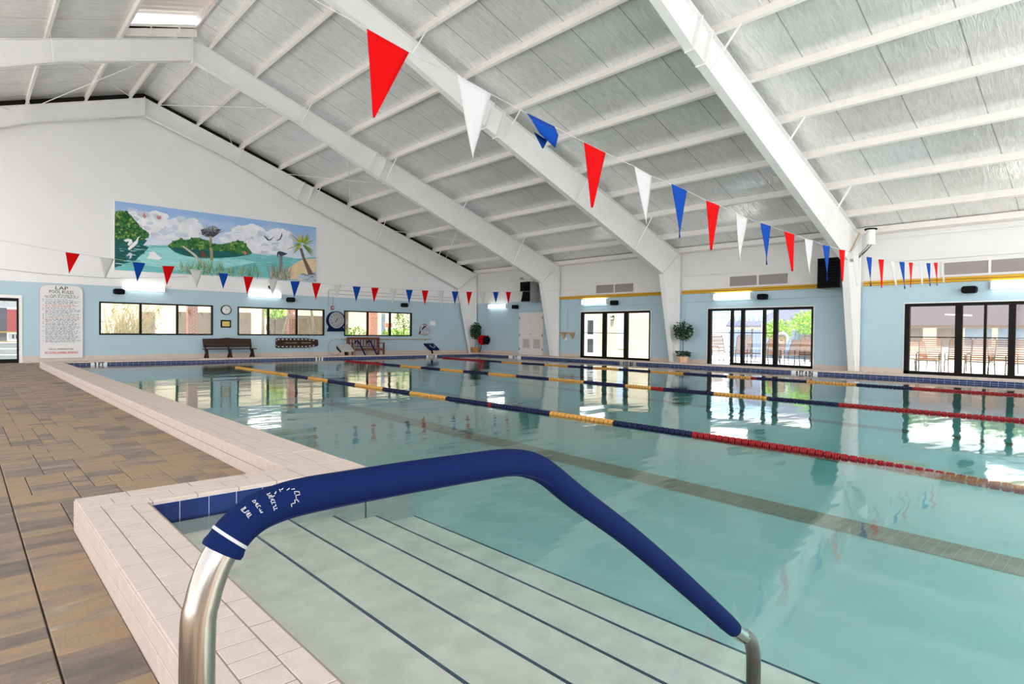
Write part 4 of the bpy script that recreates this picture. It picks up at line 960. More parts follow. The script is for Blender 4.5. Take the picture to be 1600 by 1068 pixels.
def block(x, label, top, side, logo):
    t = thing('starting_block', label, 'starting block', (x, 22.24, CT))
    b = MB(); b.prism([(.02, .20), (.52, .46), (.52, .40), (.04, .14)], 'yz', -.27, .27); b.build('platform', top, t, bevel=.006)
    for s_ in (-1, 1): b = MB(); b.prism([(.06, .145), (.52, .395), (.52, .26), (.2, .12)], 'yz', s_*.25-.015, s_*.25+.015); b.build('side_plate', side, t)
    b = MB(); b.bar((0, .30, .24), (-.10, .04, 0), .07, .07); b.build('pedestal', 'bronze', t); b = MB(); b.bar((0, .30, .24), (.16, .42, 0), .05, .05); b.build('strut', 'bronze', t)
    if logo:
        g = MB(); ang = [2.4+k*.42 for k in range(11)]
        d = Vector((0, .5, .26)).normalized()
        pts = [Vector((.04+.11*math.cos(a), 0, 0))+d*(.28+.15*math.sin(a))+Vector((0, .0, .212))-Vector((0, .02*0, 0)) for a in ang]
        g.tube([Vector((p.x, p.y+.005, p.z-.006)) for p in pts], .014, 5); g.build('emblem', 'pwhite', t)
block(15.80, 'blue starting block with a white emblem at the far pool edge', 'sleeve', 'pwhite', True)
block(11.55, 'white starting block with a dark side at the far pool edge', 'pwhite', 'black', False)
def pool_handrail(x, label):
    t = thing('pool_handrail', label, 'handrail', (x, 22.1, 0), 0, 'ladder rails at the far pool edge')
    path = [(0, .92, .0), (0, .92, .60), (0, .88, .70), (0, .80, .75), (0, .68, .76), (0, .58, .70), (0, .12, .26), (0, -.02, .12), (0, -.06, .02), (0, -.06, -.5)]
    MB().tube(path, .022, 8).build('rail', 'chrome', t, smooth=True)
    MB().tube([(0, .90, .66), (0, .86, .715), (0, .80, .75), (0, .68, .76), (0, .58, .70), (0, .12, .26), (0, .02, .16)], .033, 8).build('sleeve', 'sleeve', t, smooth=True)
pool_handrail(12.25, 'blue sleeved pool ladder rail beside the white starting block')
pool_handrail(12.80, 'blue sleeved pool ladder rail farther from the white starting block')
# ---- depth markers on the tiles
def marker(x, y, w, axis, txt, label, col='sign'):
    t = thing('depth_marker', label, 'depth marker', (x, y, .078), 0 if axis == 'x' else -PI/2, 'depth markers on the waterline tiles')
    b = MB(); b.box(-w/2, w/2, -.012, -.006, -.075, .072); b.build('marker_tile', col, t)
    text_mesh(txt, .145, 'depth_lettering', 'text_black', t, (0, -.013, 0), RX, sx=min(1.0, w/(.095*len(txt)+.02)), extrude=.001, bold=.006)
marker(3.13, 22.0, .42, 'x', '3 FT', 'white depth marker tile on the far pool edge near the rules sign')
marker(10.2, 22.0, .30, 'x', '8 0', 'white depth marker tile on the far pool edge under the spine board')
marker(15.45, 22.0, .56, 'x', '4 FT 0 IN', 'white depth marker tile under the blue starting block')
marker(18.2, 19.5, .80, 'y', '10 FT', 'white depth marker tile on the pool edge under the louvred double door')
marker(18.2, 13.35, .75, 'y', '4 FT IN', 'grey depth marker tile under the annex glass door', 'grey')
marker(18.2, 7.05, .74, 'y', '4 FT 4 IN', 'white depth marker tile under the partly open glass door')
tag(MB().box(1.42, 1.66, 15.8, 15.9, -.002, .004).build('deck_drain', 'bronze'), 'small dark drain slot in the pavers against the long curb', 'drain')

# ================================================================== PLANTS INDOORS
def ficus(x, y, h, r, label, potm, pw, ph, squash=1.0, under=False):
    t = thing('potted_ficus', label, 'potted plant', (x, y, 0))
    if potm == 'wicker': b = MB(); b.lathe([(pw*.85, 0), (pw, ph*.9), (pw*1.03, ph), (pw*.9, ph), (pw*.85, ph-.05)], 16); b.build('pot', potm, t, smooth=True)
    else: b = MB(); b.lathe([(pw*.88, 0), (pw, ph*.8), (pw*1.05, ph*.82), (pw*1.05, ph), (pw*.92, ph), (pw*.88, ph-.05)], 8); b.build('pot', potm, t)
    MB().lathe([(pw*.89, ph-.05), (pw*.5, ph-.03), (.001, ph-.03)], 12).build('soil', 'stem', t)
    MB().tube([(0, 0, ph-.05), (.015, .01, h*.55), (-.01, 0, h)], [.02, .016, .012], 6).build('trunk', 'stem', t, smooth=True)
    L = MB(); rr = random.Random(int(y*10))
    for k in range(520):
        v = Vector((rr.gauss(0, 1), rr.gauss(0, 1), rr.gauss(0, 1))).normalized()*r*(rr.random()**.45)
        v.z *= squash; L.leaf((v.x, v.y, h+v.z), (v.x+rr.gauss(0, .1), v.y+rr.gauss(0, .1), v.z*.6-.06+rr.gauss(0, .1)), rr.uniform(.07, .12), rr.uniform(.022, .036))
    L.build('foliage', 'leaf', t)
    if under:
        L = MB()
        for k in range(140):
            a = rr.random()*6.3; q = rr.uniform(.02, .26); L.leaf((q*math.cos(a), q*math.sin(a), ph+rr.uniform(-.02, .18)), (math.cos(a), math.sin(a), rr.uniform(-.2, .8)), .09, .035)
        L.build('underplanting', 'leaf', t)
ficus(20.28, 12.33, 1.30, .34, 'round ficus topiary in a terracotta pot beside a steel column', 'pot', .19, .33, under=True)
ficus(20.45, 25.05, 1.24, .27, 'tall ficus in a tan wicker pot in the corner by the hose reel', 'wicker', .24, .36, squash=1.6)

# ================================================================== PENNANTS
NEAR_ = [(1.905, 3.095, 2.22, 3.047, 1.959, 2.543), (2.624, 3.018, 2.945, 2.97, 2.772, 2.45), (3.321, 2.922, 3.641, 2.892, 3.53, 2.667), (4.017, 2.848, 4.32, 2.817, 4.14, 2.292), (4.76, 2.781, 5.049, 2.742, 4.962, 2.256), (5.404, 2.728, 5.701, 2.706, 5.577, 2.188), (6.1, 2.666, 6.399, 2.654, 6.228, 2.125), (6.797, 2.623, 7.091, 2.602, 6.895, 2.084), (7.437, 2.593, 7.731, 2.59, 7.638, 2.077), (8.14, 2.574, 8.472, 2.57, 8.431, 2.055), (8.826, 2.553, 9.13, 2.559, 9.004, 2.068), (9.501, 2.535, 9.785, 2.546, 9.707, 2.009), (10.167, 2.535, 10.437, 2.549, 10.349, 2.043), (10.789, 2.531, 11.084, 2.544, 11.012, 2.013), (11.468, 2.539, 11.749, 2.553, 11.728, 2.042), (12.113, 2.555, 12.427, 2.577, 12.339, 2.049), (12.795, 2.583, 13.116, 2.608, 13.223, 2.099), (13.377, 2.619, 13.721, 2.645, 13.782, 2.115), (14.024, 2.662, 14.301, 2.683, 14.21, 2.166), (14.77, 2.723, 15.033, 2.739, 15.059, 2.249), (15.343, 2.762, 15.677, 2.79, 15.691, 2.287), (15.965, 2.826, 16.306, 2.859, 16.322, 2.332), (16.599, 2.895, 16.87, 2.93, 16.916, 2.413)]
FAR_ = [(1.889, 3.011, 2.173, 2.99, 1.959, 2.495), (2.572, 2.948, 2.883, 2.937, 2.692, 2.419), (3.282, 2.896, 3.568, 2.89, 3.388, 2.384), (3.959, 2.849, 4.253, 2.863, 4.067, 2.343), (4.633, 2.812, 4.945, 2.804, 4.784, 2.298), (5.358, 2.769, 5.624, 2.771, 5.481, 2.316), (6.034, 2.721, 6.314, 2.724, 6.136, 2.202), (6.736, 2.689, 7.021, 2.69, 6.862, 2.196), (7.409, 2.672, 7.712, 2.685, 7.53, 2.156), (8.089, 2.661, 8.389, 2.668, 8.217, 2.142), (8.822, 2.653, 9.079, 2.654, 8.935, 2.278), (9.482, 2.639, 9.777, 2.641, 9.606, 2.113), (10.164, 2.635, 10.451, 2.644, 10.272, 2.14), (10.866, 2.639, 11.142, 2.646, 10.983, 2.141), (11.527, 2.639, 11.811, 2.646, 11.66, 2.126), (12.192, 2.65, 12.483, 2.666, 12.326, 2.126), (12.87, 2.665, 13.168, 2.681, 13.064, 2.154), (13.534, 2.688, 13.839, 2.699, 13.68, 2.177), (14.219, 2.715, 14.506, 2.721, 14.341, 2.193), (14.884, 2.751, 15.189, 2.767, 15.054, 2.22), (15.575, 2.778, 15.868, 2.794, 15.727, 2.303), (16.256, 2.814, 16.54, 2.83, 16.408, 2.306), (16.937, 2.865, 17.211, 2.88, 17.08, 2.396)]
def pennant(y, L, col, label, group, folded=False):
    x0, z0, x1, z1, xt, zt = L; cx = (x0+x1)/2; ct = max(z0, z1)
    mb = MB()
    def sheet(rows, wob, off=0.0, sgn=1):
        vs = []; n = 6
        for i, (a, b) in enumerate(rows):
            for k in range(n+1):
                u = k/n; p = a.lerp(b, u); f = i/(len(rows)-1)
                vs.append((p.x, p.y+off+wob*f*math.sin(3.2*u+1.5*f+cx*3), p.z))
        fs = [(i*(n+1)+k, i*(n+1)+k+1, (i+1)*(n+1)+k+1, (i+1)*(n+1)+k) for i in range(len(rows)-1) for k in range(n)]
        mb.add(vs, fs)
    A = Vector((x0-cx, 0, z0-ct)); B = Vector((x1-cx, 0, z1-ct)); T = Vector((xt-cx, 0, zt-ct))
    if not folded:
        rows = [(A.lerp(T, f*.992), B.lerp(T, f*.992)) for f in [i/9 for i in range(10)]]
        sheet(rows, .012)
    else:
        C1 = Vector((A.x+.04, -.05, A.z-.13)); C2 = Vector((B.x-.01, -.04, B.z-.17))
        sheet([(A, B), (A.lerp(C1, .5)+Vector((-.02, -.03, 0)), B.lerp(C2, .5)+Vector((0, -.03, 0))), (C1+Vector((.06, 0, -.02)), C2+Vector((-.02, 0, -.02)))], .0)
        sheet([(A+Vector((.10, .02, -.12)), B+Vector((-.06, .02, -.12))), (T+Vector((-.02, .02, .03)), T+Vector((.01, .02, .03)))], .01)
    o = mb.build('pennant', col, smooth=True, loc=(cx, y, ct))
    sol = o.modifiers.new('cloth', 'SOLIDIFY'); sol.thickness = .003
    tag(o, label, 'pennant', group)
    return o
def string(name_, y, data, ends, first, words_, group):
    cols = ['red', 'pwhite', 'blue']; nm = {'red': 'red', 'pwhite': 'white', 'blue': 'blue'}; cnt = {'red': 0, 'pwhite': 0, 'blue': 0}
    pts = [ends[0]]
    for i, L in enumerate(data):
        c = cols[i % 3]; k = cnt[c]; cnt[c] += 1
        if first and i == 2: lab = 'blue pennant folded over its string, near the ceiling'
        else: lab = '%s %s pennant %s' % (NTH[k], nm[c], words_)
        pennant(y, L, c, lab, group, folded=(first and i == 2))
        pts += [(L[0], y, L[1]), (L[2], y, L[3])]
    pts.append(ends[1])
    tag(MB().tube(pts, .0028 if first else .0045, 6).build('pennant_string', 'cord'), name_, 'cord')
string('near white pennant string crossing above the pool', 3.45, NEAR_, [(-4, 3.45, 3.9), (XW, 3.5, 3.35)], True, 'on the near string, counted from its biggest pennant', 'pennants on the near string')
string('far white pennant string crossing before the mural wall', 18.0, FAR_, [(-4, 18.0, 3.75), (XW, 18.0, 3.163)], False, 'on the far string, counted from the rules sign', 'pennants on the far string')

# ================================================================== LANE ROPES
fl = MB(); fl.lathe([(.010, -.031), (.030, -.031), (.038, -.023), (.034, -.009), (.040, 0), (.034, .009), (.038, .023), (.030, .031), (.010, .031)], 12, axis='y')
proto = {}
for c in ('red', 'blue', 'yellow'):
    me_o = fl.build('float_disc', 'float_'+c, smooth=True); proto[c] = me_o.data; bpy.data.objects.remove(me_o)
def lane_rope(x, y_far, y_near, segs, label, dip=None):
    t = thing('lane_rope', label, 'lane rope', (x, 0, .05), 0, 'lane ropes')
    def zz(y): return -.035*max(0, (dip-y)) if dip and y < dip else 0.0
    def col(y):
        for (b, c) in segs:
            if y >= b: return c
        return segs[-1][1]
    ys = []; y = y_near
    while y < y_far: ys.append(y); y += .073
    MB().tube([(0, yy, zz(yy)) for yy in (y_far+.2, y_far-1, 10, dip or 5, y_near+1.0, y_near)], .008, 6).build('cable', 'black', t)
    ys.sort()
    for yy in ys[:100]:
        o = bpy.data.objects.new('float_disc', proto[col(yy)]); COL.objects.link(o); o.parent = t; o.location = (0, yy, zz(yy)+.006); o.rotation_euler = (0, rnd.random()*3, 0)
    far = MB(); idx = {'red': 0, 'blue': 1, 'yellow': 2}
    for yy in ys[100:]:
        far.lathe([(.010, -.031), (.030, -.031), (.038, -.023), (.034, -.009), (.040, 0), (.034, .009), (.038, .023), (.030, .031), (.010, .031)], 10, c=(0, yy, .006), axis='y', m=idx[col(yy)])
    o = far.build('float_disc_run', ['float_red', 'float_blue', 'float_yellow'], t, smooth=True); o['kind'] = 'stuff'
lane_rope(6.02, 18.6, .35, [(15.65, 'yellow'), (14.7, 'yellow'), (13.51, 'blue'), (12.51, 'yellow'), (11.28, 'blue'), (10.18, 'yellow'), (9.2, 'blue'), (8.1, 'yellow'), (7.05, 'blue'), (6.94, 'red'), (5.75, 'blue'), (4.6, 'yellow'), (3.51, 'blue'), (-9, 'red')],
          'lane rope closest to the entry steps, navy and yellow turning red', dip=2.2)
lane_rope(10.5, 20.4, .2, [(17.75, 'red'), (16.67, 'blue'), (15.53, 'yellow'), (14.5, 'blue'), (13.35, 'yellow'), (12.27, 'blue'), (11.18, 'yellow'), (10.04, 'blue'), (8.93, 'yellow'), (7.76, 'blue'), (7.12, 'yellow'), (6.84, 'red'), (5.72, 'blue'), (4.7, 'yellow'), (3.49, 'blue'), (-9, 'red')],
          'middle lane rope between the two other ropes')
lane_rope(15.08, 20.7, .2, [(17.83, 'red'), (16.89, 'blue'), (15.76, 'yellow'), (14.6, 'blue'), (13.54, 'yellow'), (12.41, 'blue'), (11.4, 'yellow'), (10.26, 'blue'), (9.12, 'yellow'), (7.84, 'blue'), (7.18, 'yellow'), (7.0, 'red'), (5.81, 'blue'), (4.7, 'yellow'), (3.59, 'blue'), (-9, 'red')],
          'lane rope closest to the glass doors')

# ================================================================== ENTRY HANDRAIL
t = thing('entry_handrail', 'stainless entry handrail with a royal blue sleeve over the steps', 'handrail', (.255, .95, 0))
def smoothpath(p, n=4):
    out = []
    for i in range(len(p)-1):
        a = p[max(i-1, 0)]; b = p[i]; c = p[i+1]; d = p[min(i+2, len(p)-1)]
        for k in range(n):
            u = k/n; q = [.5*((2*b[j])+(-a[j]+c[j])*u+(2*a[j]-5*b[j]+4*c[j]-d[j])*u*u+(-a[j]+3*b[j]-3*c[j]+d[j])*u**3) for j in range(2)]
            out.append(tuple(q))
    out.append(p[-1]); return out
slv = [(.288, .847), (.306, .872), (.335, .893), (.372, .904), (.421, .908), (.514, .908), (.654, .906), (.777, .903), (.865, .899), (.93, .886), (.992, .856), (1.093, .784), (1.322, .631), (1.599, .427), (1.90, .197)]
tube = [(.255, 0), (.255, .45), (.255, .72), (.262, .78), (.275, .822)]+slv+[(1.96, .155), (1.975, .145)]
MB().tube([(x-.255, 0, z) for x, z in smoothpath(tube)], .0243, 20).build('rail', 'chrome', t, smooth=True)
leg = [(1.96, .155), (2.0, .132), (2.033, .10), (2.05, .05), (2.053, -.02), (2.053, -.3), (2.053, -.62)]
MB().tube([(x-.255, 0, z) for x, z in smoothpath(leg)], .0243, 20).build('lower_leg', 'shade_steel', t, smooth=True)['label'] = 'lower leg in the water, its dark silhouette put into the colour'
sp = smoothpath(slv); n = len(sp)
rs = [.0295+.0012*math.sin(i*.9)*.3 for i in range(n)]; rs[0] = .031; rs[1] = .032; rs[2] = .030; rs[-1] = .027
so = MB().tube([(x-.255, 0, z) for x, z in sp], rs, 24).build('sleeve', 'sleeve', t, smooth=True)
so['label'] = 'royal blue neoprene sleeve'
def ringat(i, dr, name, m, ln=.004):
    a = Vector((sp[i][0]-.255, 0, sp[i][1])); d = (Vector((sp[i+1][0]-.255, 0, sp[i+1][1]))-a).normalized()
    MB().tube([a-d*ln, a+d*ln], .0295+dr, 24).build(name, m, so, smooth=True)
ringat(3, .0014, 'white_band', 'pwhite', .0024)
ringat(n-3, -.0015, 'white_tip', 'pwhite', .009)
seam = [(x-.255, -.018, z-.0235 if x < .9 else z-.0245) for x, z in sp[3:-1]]
MB().tube(seam, .0022, 5).build('zip_seam', 'sleeve_seam', so)
# embroidered lettering on the sleeve: short white strokes wrapped on the tube
def on_sleeve(s_, ang):
    f = min(max(s_, 0), n-1.001); i = int(f); u = f-i
    p = Vector((sp[i][0]-.255, 0, sp[i][1])).lerp(Vector((sp[i+1][0]-.255, 0, sp[i+1][1])), u)
    d = (Vector((sp[i+1][0], 0, sp[i+1][1]))-Vector((sp[i][0], 0, sp[i][1]))).normalized()
    up = Vector((-d.z, 0, d.x)); out = Vector((0, -1, 0))
    return p+(up*math.sin(ang)+out*math.cos(ang))*.0305
rr = random.Random(3); let = MB()
def glyph(s_, a, ds, da):
    q = [(rr.uniform(-1, 1), rr.uniform(-1, 1)) for _ in range(4)]
    q = [(-1, -1), (-1, 1), (rr.choice((0, 1)), rr.choice((1, .2))), (1, rr.choice((-1, 1)))] if rr.random() < .6 else q
    let.tube([on_sleeve(s_+x*ds, a+y*da) for x, y in q], .00075, 4)
for k in range(9):
    th = -1.0+k*.42; glyph(12.2+1.9*math.cos(th), .42+.52*math.sin(th)*1.0, .28, .075)
for row, cnt, a0, a1 in ((10.6, 9, .98, .1), (8.6, 8, 1.02, .28), (7.0, 7, .98, .45)):
    for k in range(cnt): glyph(row, a0+(a1-a0)*k/(cnt-1), .26, .040)
let.build('lettering', 'pwhite', so)
MB().lathe([(.048, 0), (.048, .012), (.03, .022)], 18).build('escutcheon', 'chrome', t, smooth=True)

# ================================================================== OUTSIDE, GLASS DOOR SIDE
def slat_chair(name='strap_chair'):
    t = thing(name, 'x', 'outdoor chair', (0, 0, 0))
    r = .017
    # seat faces +y locally
    for s_ in (-1, 1):
        x = s_*.30
        MB().tube([(x, .34, 0), (x, .30, .36), (x, .24, .42)], r, 6).build('leg', 'bronze_tube', t)
        MB().tube([(x, -.34, 0), (x, -.24, .40)], r, 6).build('leg', 'bronze_tube', t)
        MB().tube([(x, .27, .40), (x, .30, .62), (x, .10, .66), (x, -.30, .64)], r, 6).build('armrest', 'bronze_tube', t)
    f = MB(); f.tube([(-.30, -.24, .40), (-.30, .30, .41), (.30, .30, .41), (.30, -.24, .40)], r, 6); f.build('seat_frame', 'bronze_tube', t)
    bk = [(-.30, -.24, .40), (-.30, -.44, 1.05), (-.26, -.47, 1.13), (-.18, -.48, 1.16), (.18, -.48, 1.16), (.26, -.47, 1.13), (.30, -.44, 1.05), (.30, -.24, .40)]
    MB().tube(bk, r, 6).build('back_frame', 'bronze_tube', t)
    for k in range(10):
        u = k/9.5; z = .46+u*.66; y = -.255-u*.205
        b = MB(); b.bar((-.30, y, z), (.30, y, z), .006, .045, up=(0, -.3, 1)); b.build('strap', 'strap', t)
    for k in range(7):
        y = -.2+k*.08; b = MB(); b.bar((-.30, y, .415), (.30, y, .415), .05, .006); b.build('strap', 'strap', t)
    return t
ch = slat_chair(); chairs = []
spots = [((23.0, 5.05), PI/2+.12, 'brown strap chair behind the first pane of the widest glass door'),
         ((23.3, 3.78), PI/2-.1, 'brown strap chair behind the middle panes of the widest glass door'),
         ((23.0, 2.75), PI/2-.1, 'brown strap chair at the last pane of the widest glass door'),
         ((24.4, 4.55), -1.2, 'brown strap chair farther back outside the widest glass door'),
         ((24.6, 3.4), -1.7, 'brown strap chair turned away outside the widest glass door'),
         ((22.7, 8.75), PI/2+.1, 'brown strap chair at the far pane edge of the partly open glass door'),
         ((22.9, 10.0), PI/2+.15, 'brown strap chair behind the middle stile of the partly open glass door'),
         ((23.2, 11.45), PI/2+.2, 'brown strap chair behind the first stile of the partly open glass door'),
         ((24.6, 13.05), 2.6, 'brown strap chair seen through the open leaf of the glass door')]
for i, ((x, y), rz, lab) in enumerate(spots):
    if i == 0: ch.location = (x, y, 0); ch.rotation_euler = (0, 0, rz); ch['label'] = lab; ch['group'] = 'strap chairs on the patio'
    else: dup(ch, (x, y, 0), rz, lab, 'strap chairs on the patio')
# chaise longues
def chaise():
    t = thing('chaise_longue', 'x', 'lounger', (0, 0, 0)); r = .018
    for s_ in (-1, 1):
        MB().tube([(s_*.31, -.55, .38), (s_*.31, 1.0, .36)], r, 6).build('side_rail', 'bronze_tube', t)
        MB().tube([(s_*.31, -.35, .38), (s_*.31, -.42, 0)], r, 6).build('leg', 'bronze_tube', t); MB().tube([(s_*.31, .85, .36), (s_*.31, .92, 0)], r, 6).build('leg', 'bronze_tube', t)
    MB().tube([(-.31, -.35, .38), (-.31, -.85, 1.0), (.31, -.85, 1.0), (.31, -.35, .38)], r, 6).build('back_frame', 'bronze_tube', t)
    for k in range(9): u = k/8.5; b = MB(); b.bar((-.31, -.38-u*.45, .42+u*.56), (.31, -.38-u*.45, .42+u*.56), .006, .05, up=(0, -.6, .8)); b.build('strap', 'strap', t)
    for k in range(15): y = -.28+k*.09; b = MB(); b.bar((-.31, y, .375), (.31, y, .375), .055, .006); b.build('strap', 'strap', t)
    return t
cz = chaise(); cz.location = (25.2, 11.5, 0); cz.rotation_euler = (0, 0, -.5); cz['label'] = 'brown strap chaise longue beyond the awning post'; cz['group'] = 'chaise longues on the patio'
dup(cz, (25.2, 10.2, 0), -.9, 'brown strap chaise longue in front of the blue grey fence', 'chaise longues on the patio')
dup(cz, (25.6, 5.9, 0), 2.0, 'brown strap chaise longue outside the widest glass door', 'chaise longues on the patio')
# patio table
t = thing('patio_table', 'small white patio table between strap chairs outside the widest glass door', 'table', (24.1, 5.75, 0))
MB().lathe([(.28, .46), (.28, .49)], 18).build('table_top', 'pwhite', t)
for k in range(4): a = PI/4+k*PI/2; MB().tube([(.2*math.cos(a), .2*math.sin(a), .46), (.25*math.cos(a), .25*math.sin(a), 0)], .015, 6).build('leg', 'pwhite', t)
# house
t = thing('house', 'cream single storey house with purple grey shingle roof beyond the patio', 'house', (33, 0, 0))
b = MB(); b.box(0, 6, -6, 11.3, 0, 1.72); b.build('house_wall', 'cream', t)
b = MB(); b.prism([(-.5, 1.62), (-.5, 1.70), (3.4, 3.0), (7, 1.7), (7, 1.62)], 'xz', -6.4, 11.6); b.build('roof', 'shingle', t)
b = MB(); b.box(-.52, -.46, -6.4, 11.6, 1.58, 1.70); b.build('fascia', 'bronze_tube', t)
for ya, yb, z0, m_ in ((6.25, 6.95, .7, 'window_dark'), (7.5, 8.2, .7, 'window_dark'), (4.96, 5.9, .78, 'window_blue'), (3.6, 4.74, .78, 'window_blue'), (1.8, 2.9, .7, 'window_dark')):
    w = MB(); w.box(-.04, .02, ya, yb, z0, 1.55); wf = w.build('house_window', m_, t)
t = thing('patio_umbrella', 'folded white umbrella pole outside the widest glass door', 'umbrella', (30.0, 5.6, 0))
MB().tube([(0, 0, 0), (0, 0, 2.9)], .05, 8).build('pole', 'pwhite', t); b = MB(); b.bar((0, -.45, 2.05), (0, .45, 2.1), .06, .06); b.build('cross_arm', 'pwhite', t)
# trees and bushes
def bush(name, x, y, z0, r, h, m, label, cat, trunk=0.0, n=700, ls=.12, group=None):
    t = thing(name, label, cat, (x, y, 0), 0, group); rr = random.Random(int(x*7+y*13)); L = MB()
    for k in range(n):
        v = Vector((rr.gauss(0, 1), rr.gauss(0, 1), rr.gauss(0, 1))).normalized()*(rr.random()**.4)
        L.leaf((v.x*r, v.y*r, z0+h*.5+v.z*h*.5), (v.x+rr.gauss(0, .4), v.y+rr.gauss(0, .4), v.z+rr.gauss(0, .4)), ls*rr.uniform(.7, 1.4), ls*.35)
    L.build('foliage', m, t)
    MB().tube([(0, 0, 0), (.05, .02, z0+h*.5)], [.05+trunk*.05, .03], 6).build('stem', 'stem', t)
for k, (x, y, z0, r, h, m, lab) in enumerate(((44, 11.0, 1.5, 2.5, 2.9, 'leaf_mid', 'green tree behind the purple grey roof, at its hip'), (45, 5.7, 1.6, 2.6, 3.0, 'leaf_mid', 'green tree behind the middle of the purple grey roof'), (45, .3, 1.6, 2.6, 3.0, 'leaf_mid', 'green tree behind the far end of the purple grey roof'))):
    bush('tree', x, y, z0, r, h, m, lab, 'tree', 1.0, 1400, .35)
bush('shrub', 27.6, 11.9, .95, .55, .9, 'leaf_light', 'light green shrub over the fence beside the door stile', 'shrub', n=600, ls=.16)
bush('shrub', 28.0, 10.6, 1.25, .75, .95, 'leaf_light', 'bright green spreading shrub over the blue grey fence', 'shrub', n=800, ls=.16)
# fence, annex, dark roof
t = thing('fence', 'blue grey fence panels behind the strap chairs', 'fence', (28.6, 11.2, 0))
for k in range(5):
    y = -2.6+k*1.25; b = MB(); b.box(-.02, .02, y, y+1.19, .05, 1.42)
    for j in range(7): b.box(-.035, -.02, y+.06+j*.16, y+.075+j*.16, .05, 1.42)
    b.build('fence_panel', 'fence_blue', t); b = MB(); b.box(-.05, .05, y-.05, y, 0, 1.48); b.build('fence_post', 'dark_grey', t)
t = thing('shed', 'low building with a dark shingle roof behind the bright shrubs', 'building', (32.5, 14.2, 0))
b = MB(); b.box(0, 4, -2.0, 2.3, 0, 1.75); b.build('shed_wall', 'cream', t); b = MB(); b.prism([(-.4, 1.6), (-.4, 1.7), (2.2, 3.6), (4.6, 1.7), (4.6, 1.6)], 'xz', -2.4, 2.6); M['dark_shingle'] = mat('dark slate shingle', srgb(92, 94, 112), .9, var=.25, vscale=8, stretch=(1, 1, 4)); b.build('roof', 'dark_shingle', t)
t = thing('annex_building', 'cream annex with panelled door just outside the glass doors', 'building', (23.5, 18.0, 0))
b = MB(); b.box(0, .3, -2.6, 5.0, 0, 3.3); b.box(.3, 4.5, -2.6, -2.3, 0, 3.3); b.build('annex_wall', 'cream', t)
d = MB(); d.box(-.04, 0, 1.17, 1.97, 0, 2.05); dd = d.build('annex_door', 'white', t)
for z0, z1 in ((.2, .89), (1.12, 1.83)): v = MB(); v.box(-.05, -.04, 1.36, 1.74, z0, z1); v.build('door_pane', 'dark_grey', dd)
b = MB(); b.box(-.03, 0, -.55, -.14, .43, 2.13); M['pale_blue'] = mat('pale blue shutter', srgb(206, 222, 246), .6); b.build('shutter', 'pale_blue', t)
t = thing('lantern', 'small dark lantern on the cream annex wall', 'wall lantern', (23.5, 18.15, 1.95))
b = MB(); b.box(-.16, -.04, -.09, .09, .02, .05); b.box(-.04, 0, -.05, .05, -.05, .1); b.box(-.14, -.06, -.08, .08, -.12, -.09); b.build('lantern_cap', 'black', t); MB().box(-.13, -.07, -.06, .06, -.09, .02).build('lantern_glass', 'white', t)
t = thing('awning', 'light blue awning with a scalloped edge over the patio', 'awning', (24.4, 12.6, 0))
b = MB(); b.add([(1.2, 2.6, 2.55), (1.2, -1.6, 2.4), (-.2, -1.6, 1.92), (-.2, 2.6, 1.98), (1.2, 2.6, 2.58), (1.2, -1.6, 2.43), (-.2, -1.6, 1.95), (-.2, 2.6, 2.01)], [(0, 1, 2, 3), (4, 7, 6, 5), (0, 4, 5, 1), (1, 5, 6, 2), (2, 6, 7, 3), (3, 7, 4, 0)]); b.build('canopy', 'awning', t)
b = MB()
for k in range(20):
    y = -1.6+k*.21; z = 1.92+.06*(k/20); b.prism([(y, z), (y+.21, z), (y+.18, z-.15), (y+.105, z-.19), (y+.03, z-.15)], 'yz', -.21, -.19, m=k % 2)
b.build('valance', ['awning', 'pwhite'], t)
for y in (-1.5, 2.4): MB().tube([(-.15, y, 0), (-.15, y, 1.95)], .04, 8).build('awning_post', 'pwhite', t)
t = thing('life_ring', 'white life ring hanging outside near the blue grey fence', 'life ring', (24.2, 10.25, 1.05))
MB().tube([(0, .2*math.cos(2*PI*k/24), .2*math.sin(2*PI*k/24)) for k in range(24)], .06, 10, closed=True).build('ring', 'pwhite', t, smooth=True); MB().tube([(.08, 0, -1.05), (.08, 0, .3)], .03, 6).build('stand_post', 'pwhite', t)

# ================================================================== OUTSIDE, COURTYARD BEHIND THE MURAL WALL
t = thing('courtyard_building', 'cream courtyard building with dark windows beyond the strip windows', 'building', (0, 30, 0))
b = MB(); b.box(2.5, 26, 0, .3, 0, 3.2); b.build('courtyard_wall', 'cream', t)
for xa, xb, z0, z1 in ((5.7, 6.3, .3, 1.9), (7.15, 7.6, .3, 1.95), (8.02, 8.7, .3, 1.95), (9.8, 10.4, .3, 2.0), (11.2, 12.3, .3, 1.9), (12.75, 14.2, .3, 1.93)):
    w = MB(); w.box(xa, xb, -.03, 0, z0, z1); wf = w.build('courtyard_window', 'window_dark', t)
w = MB(); w.box(17.6, 17.82, -.03, 0, .4, 2.15); w.build('courtyard_window', 'window_blue', t)
w = MB(); w.box(18.6, 18.72, -.08, 0, 1.9, 3); w.build('downspout', 'bronze_tube', t); w = MB(); w.box(15.35, 15.5, -.08, 0, 0, 3); w.build('downspout', 'bronze_tube', t)
